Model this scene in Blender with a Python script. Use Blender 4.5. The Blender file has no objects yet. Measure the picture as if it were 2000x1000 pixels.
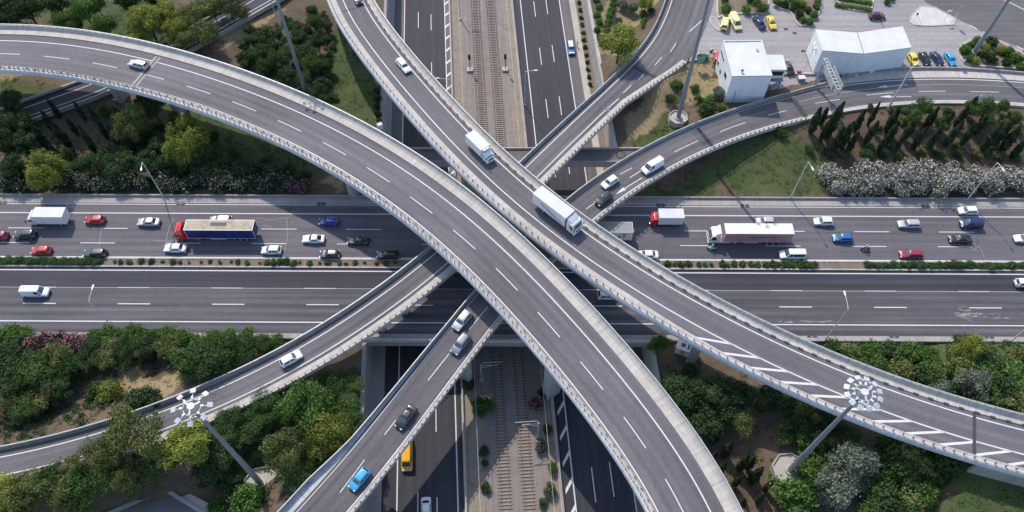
import bpy, bmesh, math, random
import numpy as np
from mathutils import Vector, Matrix
from mathutils.noise import noise as mnoise

R = math.radians
rng = np.random.default_rng(7)
random.seed(7)
SC = bpy.context.scene
COL = SC.collection

# ---------------------------------------------------------------- camera
CAM_H, FOC, TILT = 130.0, 1505.0, R(33.2)
cam = bpy.data.cameras.new('camera')
cam.sensor_width = 36.0
cam.lens = FOC / 2000.0 * 36.0
cam.clip_start = 1.0
cam.clip_end = 4000.0
camo = bpy.data.objects.new('camera', cam)
camo.location = (0, 0, CAM_H)
camo.rotation_euler = (TILT, 0, 0)
COL.objects.link(camo)
SC.camera = camo

# ---------------------------------------------------------------- light
SUN_AZ, SUN_EL = R(25), R(48)
trav = Vector((math.sin(SUN_AZ) * math.cos(SUN_EL), -math.cos(SUN_AZ) * math.cos(SUN_EL), -math.sin(SUN_EL)))
sun = bpy.data.lights.new('sun', 'SUN')
sun.energy = 2.4
sun.angle = R(0.6)
sun.color = (1.0, 0.92, 0.82)
suno = bpy.data.objects.new('sun', sun)
suno.rotation_euler = trav.to_track_quat('-Z', 'Y').to_euler()
suno.location = (-60, 200, 250)
COL.objects.link(suno)
world = bpy.data.worlds.new('World')
SC.world = world
world.use_nodes = True
wn = world.node_tree
wn.nodes.clear()
sky = wn.nodes.new('ShaderNodeTexSky')
sky.sky_type = 'NISHITA'
sky.sun_disc = False
sky.sun_elevation = SUN_EL
sky.sun_rotation = -SUN_AZ
bgn = wn.nodes.new('ShaderNodeBackground')
bgn.inputs[1].default_value = 0.15
won = wn.nodes.new('ShaderNodeOutputWorld')
wn.links.new(sky.outputs[0], bgn.inputs[0])
wn.links.new(bgn.outputs[0], won.inputs[0])
SC.view_settings.view_transform = 'Standard'
SC.view_settings.look = 'None'
SC.view_settings.exposure = 0.62
SC.view_settings.gamma = 1.0

# ---------------------------------------------------------------- surveying helper: photo pixel -> place at height z
_c, _s = math.cos(TILT), math.sin(TILT)
def P(px, py, z=0.0):
    u = (px - 1000) / FOC; v = (500 - py) / FOC
    dz = -_c + v * _s
    t = (z - CAM_H) / dz
    return (u * t, (_s + v * _c) * t, z)

KQ = 0.0659      # the sunken corridor runs along x = q - KQ*y
KM = 0.0055      # the motorway runs along y = m - KM*x
def qx(q, y): return q - KQ * y
def my(m, x): return m - KM * x
ZS = -8.0        # level of the sunken road
GA = math.atan2(1, -KQ)   # heading of the corridor, away from the viewer

# ---------------------------------------------------------------- materials
MATS = {}
class NT:
    def __init__(s, name):
        s.m = bpy.data.materials.new(name); s.m.use_nodes = True
        s.t = s.m.node_tree; s.t.nodes.clear()
        s.out = s.n('ShaderNodeOutputMaterial')
        s.b = s.n('ShaderNodeBsdfPrincipled')
        s.l(s.b.outputs[0], s.out.inputs[0])
        MATS[name] = s.m
    def n(s, ty, **kw):
        x = s.t.nodes.new(ty)
        for k, v in kw.items(): setattr(x, k, v)
        return x
    def l(s, a, b): s.t.links.new(a, b)
    def coord(s, kind, scale=(1, 1, 1)):
        tc = s.n('ShaderNodeTexCoord'); mp = s.n('ShaderNodeMapping')
        mp.inputs['Scale'].default_value = scale
        s.l(tc.outputs[kind], mp.inputs[0]); return mp.outputs[0]
    def noise(s, vec, scale, detail=3, rough=.55, lo=.35, hi=.65, a=0., b=1.):
        n = s.n('ShaderNodeTexNoise'); n.inputs['Scale'].default_value = scale
        n.inputs['Detail'].default_value = detail; n.inputs['Roughness'].default_value = rough
        s.l(vec, n.inputs['Vector'])
        r = s.n('ShaderNodeMapRange'); r.inputs[1].default_value = lo; r.inputs[2].default_value = hi
        r.inputs[3].default_value = a; r.inputs[4].default_value = b
        s.l(n.outputs[0], r.inputs[0]); return r.outputs[0]
    def mul(s, *v):
        o = v[0]
        for x in v[1:]:
            m = s.n('ShaderNodeMath', operation='MULTIPLY'); s.l(o, m.inputs[0])
            if isinstance(x, (int, float)): m.inputs[1].default_value = x
            else: s.l(x, m.inputs[1])
            o = m.outputs[0]
        return o
    def mix(s, f, a, b):
        m = s.n('ShaderNodeMix', data_type='RGBA')
        if isinstance(f, (int, float)): m.inputs[0].default_value = f
        else: s.l(f, m.inputs[0])
        for i, x in ((6, a), (7, b)):
            if isinstance(x, tuple): m.inputs[i].default_value = (*x, 1)
            else: s.l(x, m.inputs[i])
        return m.outputs[2]
    def scale(s, col, f):
        m = s.n('ShaderNodeVectorMath', operation='SCALE')
        if isinstance(col, tuple): m.inputs[0].default_value = col
        else: s.l(col, m.inputs[0])
        s.l(f, m.inputs['Scale']); return m.outputs[0]
    def attr(s, nm):
        a = s.n('ShaderNodeAttribute'); a.attribute_name = nm; return a.outputs['Fac']
    def bump(s, h, st, dist=.05):
        b = s.n('ShaderNodeBump'); b.inputs['Strength'].default_value = st; b.inputs['Distance'].default_value = dist
        s.l(h, b.inputs['Height']); s.l(b.outputs[0], s.b.inputs['Normal'])

def plain(name, col, rough=.6, metal=0., coat=0., var=.12, vs=1.5):
    t = NT(name); v = t.coord('Object')
    f = t.noise(v, vs, 3, a=1 - var, b=1 + var)
    t.l(t.scale(col, f), t.b.inputs['Base Color'])
    t.b.inputs['Roughness'].default_value = rough; t.b.inputs['Metallic'].default_value = metal
    t.b.inputs['Coat Weight'].default_value = coat; t.b.inputs['Coat Roughness'].default_value = .08
    return t.m

def asphalt(name, base, streak=.16, blotch=.14, patch=0.35):
    t = NT(name)
    s1 = t.noise(t.coord('UV', (.012, .85, 1)), 1, 4, lo=.32, hi=.68, a=1 - streak, b=1 + streak)
    s2 = t.noise(t.coord('UV', (.035, .09, 1)), 1, 5, .6, lo=.35, hi=.7, a=1 - blotch, b=1 + blotch)
    s3 = t.noise(t.coord('UV', (1, 1, 1)), 3.2, 4, .75, lo=.3, hi=.7, a=.80, b=1.20)
    s5 = t.noise(t.coord('UV', (1, 1, 1)), 1.1, 2, .5, lo=.30, hi=.70, a=.93, b=1.07)
    s4 = t.noise(t.coord('UV', (.25, .5, 1)), .35, 6, .7, lo=.60, hi=.68)
    sp = t.n('ShaderNodeSeparateXYZ'); t.l(t.coord('UV'), sp.inputs[0])   # wheel tracks along the lanes
    m1 = t.n('ShaderNodeMath', operation='MULTIPLY'); t.l(sp.outputs[1], m1.inputs[0]); m1.inputs[1].default_value = 3.50
    m2 = t.n('ShaderNodeMath', operation='SINE'); t.l(m1.outputs[0], m2.inputs[0])
    m3 = t.n('ShaderNodeMath', operation='MULTIPLY_ADD'); t.l(t.mul(m2.outputs[0], t.noise(t.coord('UV', (.02, .3, 1)), 1, 3, lo=.35, hi=.65)), m3.inputs[0]); m3.inputs[1].default_value = streak * .55; m3.inputs[2].default_value = 1.0
    oil = t.noise(t.coord('UV', (.5, 1, 1)), .8, 6, .75, lo=.70, hi=.76, a=1, b=.72)
    col = t.scale(base, t.mul(s1, s2, s3, s5, m3.outputs[0], oil))
    lite = tuple(min(1, c * 1.35) for c in base)
    col = t.mix(t.mul(s4, patch), col, lite)
    t.l(col, t.b.inputs['Base Color'])
    t.b.inputs['Roughness'].default_value = .82
    t.bump(s3, .25, .03)
    return t.m

def concrete(name, base, stain=.35, dirt=(.16, .14, .115)):
    t = NT(name); o = t.coord('Object')
    a = t.noise(o, .35, 5, .65, lo=.3, hi=.7, a=.84, b=1.1)
    b = t.noise(o, 3.5, 4, .7, lo=.3, hi=.7, a=.9, b=1.08)
    d = t.noise(o, .8, 6, .75, lo=.54, hi=.74)
    col = t.mix(t.mul(d, stain), t.scale(base, t.mul(a, b)), dirt)
    sp = t.n('ShaderNodeSeparateXYZ'); t.l(t.coord('UV'), sp.inputs[0])   # casting joints and streaks along swept parapets
    m1 = t.n('ShaderNodeMath', operation='MULTIPLY_ADD'); t.l(sp.outputs[0], m1.inputs[0]); m1.inputs[1].default_value = 1 / 5.; m1.inputs[2].default_value = .5
    m2 = t.n('ShaderNodeMath', operation='FRACT'); t.l(m1.outputs[0], m2.inputs[0])
    m3 = t.n('ShaderNodeMath', operation='LESS_THAN'); t.l(m2.outputs[0], m3.inputs[0]); m3.inputs[1].default_value = .018
    st = t.noise(t.coord('UV', (1.3, .02, 1)), 1, 4, .7, lo=.3, hi=.7, a=.84, b=1.10)
    col = t.scale(t.mix(t.mul(m3.outputs[0], .55), col, dirt), st)
    t.l(col, t.b.inputs['Base Color']); t.b.inputs['Roughness'].default_value = .85
    t.bump(b, .2, .03)
    return t.m

def paint(name, col, wear=.45, under=(.11, .105, .11)):
    t = NT(name); o = t.coord('Object')
    w = t.noise(o, 2.2, 5, .75, lo=.52, hi=.75)
    w2 = t.noise(o, .12, 3, lo=.4, hi=.7, a=.25, b=1)
    t.l(t.mix(t.mul(w, w2, wear), col, under), t.b.inputs['Base Color'])
    t.b.inputs['Roughness'].default_value = .7
    return t.m

def foliage(name, dark, light, trans=.22, rv=.22):
    t = NT(name)
    col = t.mix(t.attr('tint'), dark, light)
    oi = t.n('ShaderNodeObjectInfo')
    r = t.n('ShaderNodeMapRange'); r.inputs[3].default_value = 1 - rv; r.inputs[4].default_value = 1 + rv
    t.l(oi.outputs['Random'], r.inputs[0])
    col = t.scale(col, r.outputs[0])
    t.l(col, t.b.inputs['Base Color']); t.b.inputs['Roughness'].default_value = .65
    t.b.inputs['Specular IOR Level'].default_value = .25
    tr = t.n('ShaderNodeBsdfTranslucent'); t.l(col, tr.inputs[0])
    mx = t.n('ShaderNodeMixShader'); mx.inputs[0].default_value = trans
    t.l(t.b.outputs[0], mx.inputs[1]); t.l(tr.outputs[0], mx.inputs[2]); t.l(mx.outputs[0], t.out.inputs[0])
    return t.m

asphalt('asphalt_grey', (.118, .109, .121))
asphalt('asphalt_flyover', (.128, .118, .130), .18, .2, .3)
asphalt('asphalt_ramp', (.118, .110, .117), .26, .24, .3)
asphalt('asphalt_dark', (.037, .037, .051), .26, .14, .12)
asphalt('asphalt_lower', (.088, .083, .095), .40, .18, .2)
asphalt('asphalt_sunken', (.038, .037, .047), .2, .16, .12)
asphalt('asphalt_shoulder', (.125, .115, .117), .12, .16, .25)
asphalt('lot_paving', (.30, .28, .278), .1, .13, .2)
asphalt('asphalt_joint', (.05, .05, .058), .1, .1, .1)
concrete('concrete', (.45, .42, .38), .4)
concrete('concrete_walk', (.52, .47, .42), .3)
concrete('concrete_grey', (.33, .32, .31), .45)
concrete('concrete_fascia', (.50, .51, .52), .3)
concrete('concrete_pier', (.40, .41, .39), .35)
concrete('kerb_stone', (.36, .33, .31), .5)
concrete('median_soil', (.20, .15, .115), .6, (.09, .075, .05))
concrete('island_paving', (.60, .55, .52), .2)
concrete('ballast', (.235, .205, .19), .8, (.12, .09, .07))
concrete('trackside_dirt', (.27, .22, .175), .9, (.10, .075, .05))
concrete('sleeper_concrete', (.31, .26, .225), .4)
paint('road_paint', (.66, .65, .65), .8)
paint('worn_paint', (.5, .5, .5), .8)
paint('asphalt_sealed', (.26, .25, .26), .8)
plain('rail_steel', (.24, .145, .105), .5, .4, var=.3)
plain('galvanised', (.44, .45, .46), .5, .25)
plain('grey_steel', (.25, .285, .33), .45, .3, var=.08)
plain('pale_steel', (.62, .63, .64), .5, .1)
plain('rail_weathered', (.36, .32, .29), .6, .1, var=.3)
plain('post_steel', (.2, .2, .21), .6)
plain('dark_steel', (.06, .06, .065), .6)
plain('white_panel', (.80, .83, .86), .45, var=.05, vs=.6)
concrete('edge_paint', (.62, .64, .67), .4, (.28, .28, .27))
plain('white_roof', (.62, .62, .63), .6, var=.06, vs=.4)
plain('glass_dark', (.018, .024, .03), .06, 0, .3, var=.05)
plain('glass_windscreen', (.07, .10, .125), .05, 0, .4, var=.1)
plain('tyre_rubber', (.018, .018, .018), .9)
plain('rim_alloy', (.45, .46, .48), .35, .6)
plain('lamp_clear', (.72, .75, .78), .12, 0, .5)
plain('lamp_red', (.35, .02, .02), .2, 0, .5)
plain('plastic_black', (.025, .025, .027), .6)
plain('floodlight_grey', (.50, .52, .54), .4, .1)
plain('lamp_white', (.82, .83, .84), .35, 0, .3)
plain('sign_green', (.0, .22, .13), .5)
plain('sign_back', (.42, .44, .46), .5, .2)
plain('sign_blue', (.02, .06, .32), .5)
plain('sign_olive', (.12, .10, .04), .5)
plain('skin', (.45, .28, .2), .6)
plain('cloth_dark', (.03, .03, .04), .9)
plain('cloth_teal', (.06, .32, .40), .9)
plain('cloth_grey', (.22, .22, .24), .9)
plain('hi_vis', (.75, .32, .03), .8)
plain('bark', (.085, .06, .042), .95, var=.3)
plain('tan_tarp', (.40, .335, .25), .8, var=.22, vs=.9)
plain('pink_roof', (.78, .70, .65), .7, var=.06, vs=.7)
plain('pink_curtain', (.46, .26, .28), .6, var=.1, vs=.5)
plain('blue_curtain', (.012, .03, .16), .45, 0, .1, var=.3, vs=.5)
plain('grey_graphic', (.42, .43, .45), .5)
plain('orange_stripe', (.70, .45, .16), .5)
plain('maroon_panel', (.20, .03, .03), .5)
plain('smudge_letters', (.10, .10, .13), .7)
for nm, c, co in (('white', (.80, .81, .82), .5), ('silver', (.50, .52, .54), .6), ('red', (.52, .015, .022), .8), ('dark_red', (.28, .02, .04), .7),
                  ('black', (.014, .014, .018), .9), ('charcoal', (.05, .058, .065), .8), ('navy', (.012, .022, .09), .9), ('blue', (.03, .16, .42), .8), ('royal', (.015, .05, .30), .9),
                  ('sky_blue', (.05, .36, .66), .7), ('yellow', (.78, .62, .08), .5), ('pale_yellow', (.78, .74, .32), .5), ('bus_yellow', (.80, .42, .02), .6),
                  ('maroon', (.07, .012, .035), .9), ('steel_grey', (.20, .23, .27), .7), ('lorry_red', (.62, .02, .035), .6), ('box_white', (.78, .78, .78), .2), ('cabin_blue', (.18, .40, .55), .6), ('bottle_green', (.012, .03, .024), .9)):
    plain('paint_' + nm, c, .32, .25 if nm in ('silver', 'steel_grey', 'charcoal', 'blue') else 0, co, var=.03)

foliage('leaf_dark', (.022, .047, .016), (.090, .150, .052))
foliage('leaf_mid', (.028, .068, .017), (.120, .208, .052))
foliage('leaf_bright', (.045, .100, .018), (.140, .260, .055))
foliage('leaf_yellow', (.110, .140, .022), (.330, .370, .070))
foliage('leaf_olive', (.066, .088, .024), (.235, .265, .080))
foliage('leaf_grey', (.070, .090, .062), (.235, .27, .20))
foliage('leaf_cypress', (.013, .026, .011), (.056, .084, .034))
foliage('leaf_ivy', (.022, .055, .018), (.086, .160, .056), rv=.05)
foliage('leaf_dry', (.12, .09, .045), (.30, .235, .12), rv=.05)
foliage('leaf_grass', (.018, .050, .009), (.062, .118, .024), rv=.05)
foliage('leaf_grass_bright', (.050, .120, .020), (.17, .29, .055), rv=.05)
foliage('petal_white', (.36, .33, .28), (.80, .76, .69), .3, .08)
foliage('petal_pink', (.42, .13, .22), (.74, .36, .45), .3, .06)

def ground_material():
    t = NT('ground_cover'); o = t.coord('Object')
    n1 = t.noise(o, .12, 5, .6, lo=.3, hi=.7)
    n2 = t.noise(o, .9, 5, .7, lo=.3, hi=.7)
    n3 = t.noise(o, 4., 3, .7, lo=.25, hi=.75, a=.65, b=1.3)
    dirt = t.mix(n1, (.052, .036, .027), (.130, .088, .062))
    dirt = t.mix(t.mul(n2, .5), dirt, (.22, .155, .105))
    gr = t.mix(n2, (.020, .048, .010), (.060, .105, .024))
    gr = t.mix(t.mul(n1, .5), gr, (.12, .115, .045))
    dry = t.mix(n2, (.20, .145, .075), (.37, .285, .165))
    def soft(a, lo, hi):
        m = t.n('ShaderNodeMath', operation='MULTIPLY_ADD'); t.l(n2, m.inputs[0]); m.inputs[1].default_value = .5; 
        t.l(a, m.inputs[2])
        r = t.n('ShaderNodeMapRange'); r.inputs[1].default_value = lo; r.inputs[2].default_value = hi
        t.l(m.outputs[0], r.inputs[0]); return r.outputs[0]
    c = t.mix(soft(t.attr('dry'), .55, .9), dirt, dry)
    c = t.mix(soft(t.attr('green'), .55, .95), c, gr)
    c = t.scale(c, n3)
    t.l(c, t.b.inputs['Base Color']); t.b.inputs['Roughness'].default_value = .95
    t.bump(n3, .6, .15)
ground_material()
M = MATS

# ---------------------------------------------------------------- mesh helpers
class MB:
    def __init__(s): s.v = []; s.f = []; s.uv = {}
    def add(s, vs, fs):
        b = len(s.v); s.v += [tuple(x) for x in vs]; s.f += [tuple(i + b for i in f) for f in fs]; return s
    def box(s, c, d, rz=0., rot=None):
        x, y, z = d[0] / 2, d[1] / 2, d[2] / 2
        vs = [Vector((i * x, j * y, k * z)) for k in (-1, 1) for j in (-1, 1) for i in (-1, 1)]
        m = rot if rot is not None else Matrix.Rotation(rz, 3, 'Z')
        vs = [m @ v + Vector(c) for v in vs]
        return s.add(vs, [(0, 2, 3, 1), (4, 5, 7, 6), (0, 1, 5, 4), (1, 3, 7, 5), (3, 2, 6, 7), (2, 0, 4, 6)])
    def tube(s, pts, rads, n=8, cap=True):
        pts = [Vector(p) for p in pts]
        if not isinstance(rads, (list, tuple)): rads = [rads] * len(pts)
        rings = []
        for i, p in enumerate(pts):
            d = (pts[min(i + 1, len(pts) - 1)] - pts[max(i - 1, 0)]).normalized()
            a = d.orthogonal().normalized() if i == 0 else (ra - d * ra.dot(d)).normalized()
            ra = a; b = d.cross(a)
            rings.append([p + (a * math.cos(2 * math.pi * k / n) + b * math.sin(2 * math.pi * k / n)) * rads[i] for k in range(n)])
        return s.loft(rings, cap)
    def loft(s, rings, cap=True):
        n = len(rings[0]); vs = [v for r in rings for v in r]; fs = []
        for i in range(len(rings) - 1):
            for k in range(n):
                k2 = (k + 1) % n
                fs.append((i * n + k, i * n + k2, (i + 1) * n + k2, (i + 1) * n + k))
        if cap:
            fs.append(tuple(range(n))[::-1]); fs.append(tuple((len(rings) - 1) * n + k for k in range(n)))
        return s.add(vs, fs)
    def prism(s, poly, z0, z1):
        a = sum(poly[i][0] * poly[(i + 1) % len(poly)][1] - poly[(i + 1) % len(poly)][0] * poly[i][1] for i in range(len(poly)))
        if a < 0: poly = poly[::-1]
        return s.loft([[(p[0], p[1], z0) for p in poly], [(p[0], p[1], z1) for p in poly]])
    def side(s, prof, y0, y1):     # profile in (x, z) extruded across y
        return s.loft([[(p[0], y0, p[1]) for p in prof], [(p[0], y1, p[1]) for p in prof]])
    def quad(s, a, b, c, d): return s.add([a, b, c, d], [(0, 1, 2, 3)])
    def sheet(s, poly, z):
        a = sum(poly[i][0] * poly[(i + 1) % len(poly)][1] - poly[(i + 1) % len(poly)][0] * poly[i][1] for i in range(len(poly)))
        if a < 0: poly = poly[::-1]
        return s.add([(p[0], p[1], z) for p in poly], [tuple(range(len(poly)))])
    def torus(s, c, r, t, n=24, m=6, rot=None):
        rings = []
        for i in range(n):
            a = 2 * math.pi * i / n
            ring = []
            for j in range(m):
                b = 2 * math.pi * j / m
                v = Vector(((r + t * math.cos(b)) * math.cos(a), (r + t * math.cos(b)) * math.sin(a), t * math.sin(b)))
                if rot is not None: v = rot @ v
                ring.append(v + Vector(c))
            rings.append(ring)
        rings.append(rings[0])
        return s.loft(rings, False)
    def mesh(s, name, mat, smooth=None, bevel=0., uv=None, fix=True):
        me = bpy.data.meshes.new(name); me.from_pydata(s.v, [], s.f)
        if fix:
            bm = bmesh.new(); bm.from_mesh(me)
            if bevel:
                bmesh.ops.remove_doubles(bm, verts=bm.verts, dist=1e-4)
                bmesh.ops.recalc_face_normals(bm, faces=bm.faces)
                es = [e for e in bm.edges if len(e.link_faces) == 2 and e.calc_face_angle(0) > .4]
                bmesh.ops.bevel(bm, geom=es, offset=bevel, segments=2, affect='EDGES', profile=.6, clamp_overlap=True)
            bmesh.ops.recalc_face_normals(bm, faces=bm.faces)
            bm.to_mesh(me); bm.free()
        if uv == 'xy' or uv == 'yx':
            l = me.uv_layers.new(name='UVMap')
            co = np.empty(len(me.vertices) * 3, np.float32); me.vertices.foreach_get('co', co); co = co.reshape(-1, 3)
            vi = np.empty(len(me.loops), np.int32); me.loops.foreach_get('vertex_index', vi)
            q = co[vi][:, :2] if uv == 'xy' else co[vi][:, [1, 0]]
            l.data.foreach_set('uv', np.ascontiguousarray(q, np.float32).ravel())
        if smooth is not None:
            me.shade_smooth()
            if smooth: me.set_sharp_from_angle(angle=R(smooth))
        if mat: me.materials.append(M[mat] if isinstance(mat, str) else mat)
        return me
    def build(s, name, mat, parent=None, **kw):
        return link(name, s.mesh(name, mat, **kw), parent)

def link(name, data, parent=None):
    o = bpy.data.objects.new(name, data); COL.objects.link(o)
    if parent is not None: o.parent = parent
    return o
def tag(o, label=None, cat=None, group=None, kind=None):
    if label: o['label'] = label
    if cat: o['category'] = cat
    if group: o['group'] = group
    if kind: o['kind'] = kind
    return o
def empty(name, loc=(0, 0, 0), rz=0., sc=1.):
    o = bpy.data.objects.new(name, None); COL.objects.link(o)
    o.location = loc; o.rotation_euler = (0, 0, rz); o.scale = (sc, sc, sc) if not isinstance(sc, tuple) else sc
    o.empty_display_size = .3
    return o
def kids(o): return KIDS.get(o.name, [])
KIDS = {}
def copy_tree(root, loc, rz=0., sc=1.):
    def rec(o, par):
        c = o.copy(); COL.objects.link(c)
        if par is not None: c.parent = par
        for ch in o.children: rec(ch, c)
        return c
    r = rec(root, None)
    r.location = loc; r.rotation_euler = (0, 0, rz); r.scale = (sc, sc, sc) if not isinstance(sc, tuple) else sc
    return r

# ---------------------------------------------------------------- ramps: plan curves (metres) and lateral offsets
class Ramp:
    def __init__(s, cx, cy, L, zs, ext=40.):
        n = int(L / 1.0) + 1
        t = np.linspace(-1, 1, n)
        X = np.polynomial.chebyshev.chebval(t, cx); Y = np.polynomial.chebyshev.chebval(t, cy)
        def extend(x0, y0, x1, y1, x2, y2):
            a1 = math.atan2(y1 - y0, x1 - x0); a2 = math.atan2(y2 - y1, x2 - x1)
            k = 0.0; st = math.hypot(x2 - x1, y2 - y1); ox, oy = [], []
            x, y, a = x2, y2, a2
            k = .55 * ((a2 - a1 + math.pi) % (2 * math.pi) - math.pi)
            for i in range(int(ext / st)):
                a += k; x += math.cos(a) * st; y += math.sin(a) * st; ox.append(x); oy.append(y)
            return ox, oy
        j = 6
        fx, fy = extend(X[-1 - 2 * j], Y[-1 - 2 * j], X[-1 - j], Y[-1 - j], X[-1], Y[-1])
        bx, by = extend(X[2 * j], Y[2 * j], X[j], Y[j], X[0], Y[0])
        X = np.r_[bx[::-1], X, fx]; Y = np.r_[by[::-1], Y, fy]
        d = np.r_[0, np.cumsum(np.hypot(np.diff(X), np.diff(Y)))]
        i0 = len(bx); d = d - d[i0]
        g = np.arange(d[0], d[-1], 1.0)
        s.s = g; s.X = np.interp(g, d, X); s.Y = np.interp(g, d, Y)
        ker = np.ones(7) / 7
        def sm(a): 
            p = np.pad(a, 3, mode='reflect', reflect_type='odd'); return np.convolve(p, ker, 'valid')
        s.X = sm(s.X); s.Y = sm(s.Y)
        s.Z = np.interp(g, [q[0] for q in zs], [q[1] for q in zs])
        s.Z = sm(sm(s.Z))
        dx = np.gradient(s.X); dy = np.gradient(s.Y); l = np.hypot(dx, dy)
        s.TX, s.TY = dx / l, dy / l
        s.s0, s.s1, s.L = g[0], g[-1], L
    def pt(s, u, off, dz=0.):
        x = np.interp(u, s.s, s.X); y = np.interp(u, s.s, s.Y); z = np.interp(u, s.s, s.Z)
        tx = np.interp(u, s.s, s.TX); ty = np.interp(u, s.s, s.TY)
        return (float(x - ty * off), float(y + tx * off), float(z + dz))
    def ang(s, u): return math.atan2(float(np.interp(u, s.s, s.TY)), float(np.interp(u, s.s, s.TX)))
    def proj(s, x, y):
        d2 = (s.X - x) ** 2 + (s.Y - y) ** 2; i = int(d2.argmin())
        u = s.s[i] + (x - s.X[i]) * s.TX[i] + (y - s.Y[i]) * s.TY[i]
        return u, -(x - s.X[i]) * s.TY[i] + (y - s.Y[i]) * s.TX[i]
    def projpx(s, px, py, dz=0.):
        z = float(np.median(s.Z))
        for _ in range(5):
            p = P(px, py, z + dz); u, o = s.proj(p[0], p[1]); z = float(np.interp(u, s.s, s.Z))
        return u, o
def F(v): return v if callable(v) else (lambda s, v=v: v)
def lin(*pts):
    xs = [p[0] for p in pts]; ys = [p[1] for p in pts]
    return lambda s: float(np.interp(s, xs, ys))

class RB:   # ribbon / sweep builder with road uv
    def __init__(s): s.v = []; s.f = []; s.uv = []
    def ribbon(s, r, a, b, o0, o1, dz=0., step=2.0):
        o0, o1 = F(o0), F(o1); n = max(1, int(math.ceil((b - a) / step)))
        us = np.linspace(a, b, n + 1); base = len(s.v)
        for u in us:
            for o in (o0(u), o1(u)):
                s.v.append(r.pt(u, o, dz)); s.uv.append((u, o))
        for i in range(n):
            k = base + 2 * i
            s.f.append((k, k + 2, k + 3, k + 1))
        return s
    def solid(s, r, a, b, prof, step=2.0):   # closed profile [(off, dz)], swept
        n = max(1, int(math.ceil((b - a) / step))); us = np.linspace(a, b, n + 1); m = len(prof); base = len(s.v)
        for u in us:
            for (o, z) in prof:
                oo = F(o)(u); s.v.append(r.pt(u, oo, F(z)(u))); s.uv.append((u, oo))
        for i in range(n):
            for k in range(m):
                k2 = (k + 1) % m
                s.f.append((base + i * m + k, base + (i + 1) * m + k, base + (i + 1) * m + k2, base + i * m + k2))
        s.f.append(tuple(base + k for k in range(m))); s.f.append(tuple(base + n * m + k for k in range(m))[::-1])
        return s
    def blk(s, r, u, off, l, w, h, dz):
        p = r.pt(u, off, dz + h / 2); mb = MB().box(p, (l, w, h), r.ang(u)); b = len(s.v)
        s.v += mb.v; s.uv += [(0, 0)] * 8; s.f += [tuple(i + b for i in f) for f in mb.f]; return s
    def poly(s, pts, uv=None):
        b = len(s.v); s.v += pts; s.uv += uv or [(p[0], p[1]) for p in pts]; s.f.append(tuple(range(b, b + len(pts)))); return s
    def build(s, name, mat, parent=None, smooth=None):
        me = bpy.data.meshes.new(name); me.from_pydata(s.v, [], s.f)
        bm = bmesh.new(); bm.from_mesh(me); bmesh.ops.recalc_face_normals(bm, faces=bm.faces); bm.to_mesh(me); bm.free()
        l = me.uv_layers.new(name='UVMap'); vi = np.empty(len(me.loops), np.int32); me.loops.foreach_get('vertex_index', vi)
        l.data.foreach_set('uv', np.array(s.uv, np.float32)[vi].ravel())
        me.materials.append(M[mat])
        return link(name, me, parent)

RA = Ramp([-35.273, 72.837, -6.894, -0.761, 0.054, -0.012, -0.11, -0.075], [92.578, -52.472, -9.705, 0.789, -0.042, 0.104, -0.135, -0.054], 185.88, [(0, 12.5), (200, 12.5)])
RBb = Ramp([14.532, 59.855, 5.683, -0.132, -0.085, -0.063, 0.102, -0.044], [87.552, -54.811, 6.419, 0.739, -0.007, -0.037, 0.077, -0.044], 165.98, [(0, 12.5), (200, 12.5)])
RC = Ramp([-18.486, 61.115, -5.431, 0.716, 0.056, -0.418, -0.166], [90.131, 56.271, 6.733, -1.75, 0.176, 0.328, 0.093], 170.17, [(-40, 3.6), (0, 4.0), (34, 5.5), (64, 6.5), (110, 6.5), (134, 5.0), (158, 3.3), (170, 3.12), (220, 3.12)])
RD = Ramp([38.34, 70.892, 7.082, -0.265, -0.666, 0.161, -0.033, -0.018], [89.831, 47.496, -11.81, -1.934, 0.336, -0.016, 0.04, 0.035], 179.74, [(-40, 6.0), (0, 6.0), (43, 6.5), (75, 6.5), (98, 5.4), (129, 3.6), (161, 3.4), (230, 3.4)])

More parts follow.
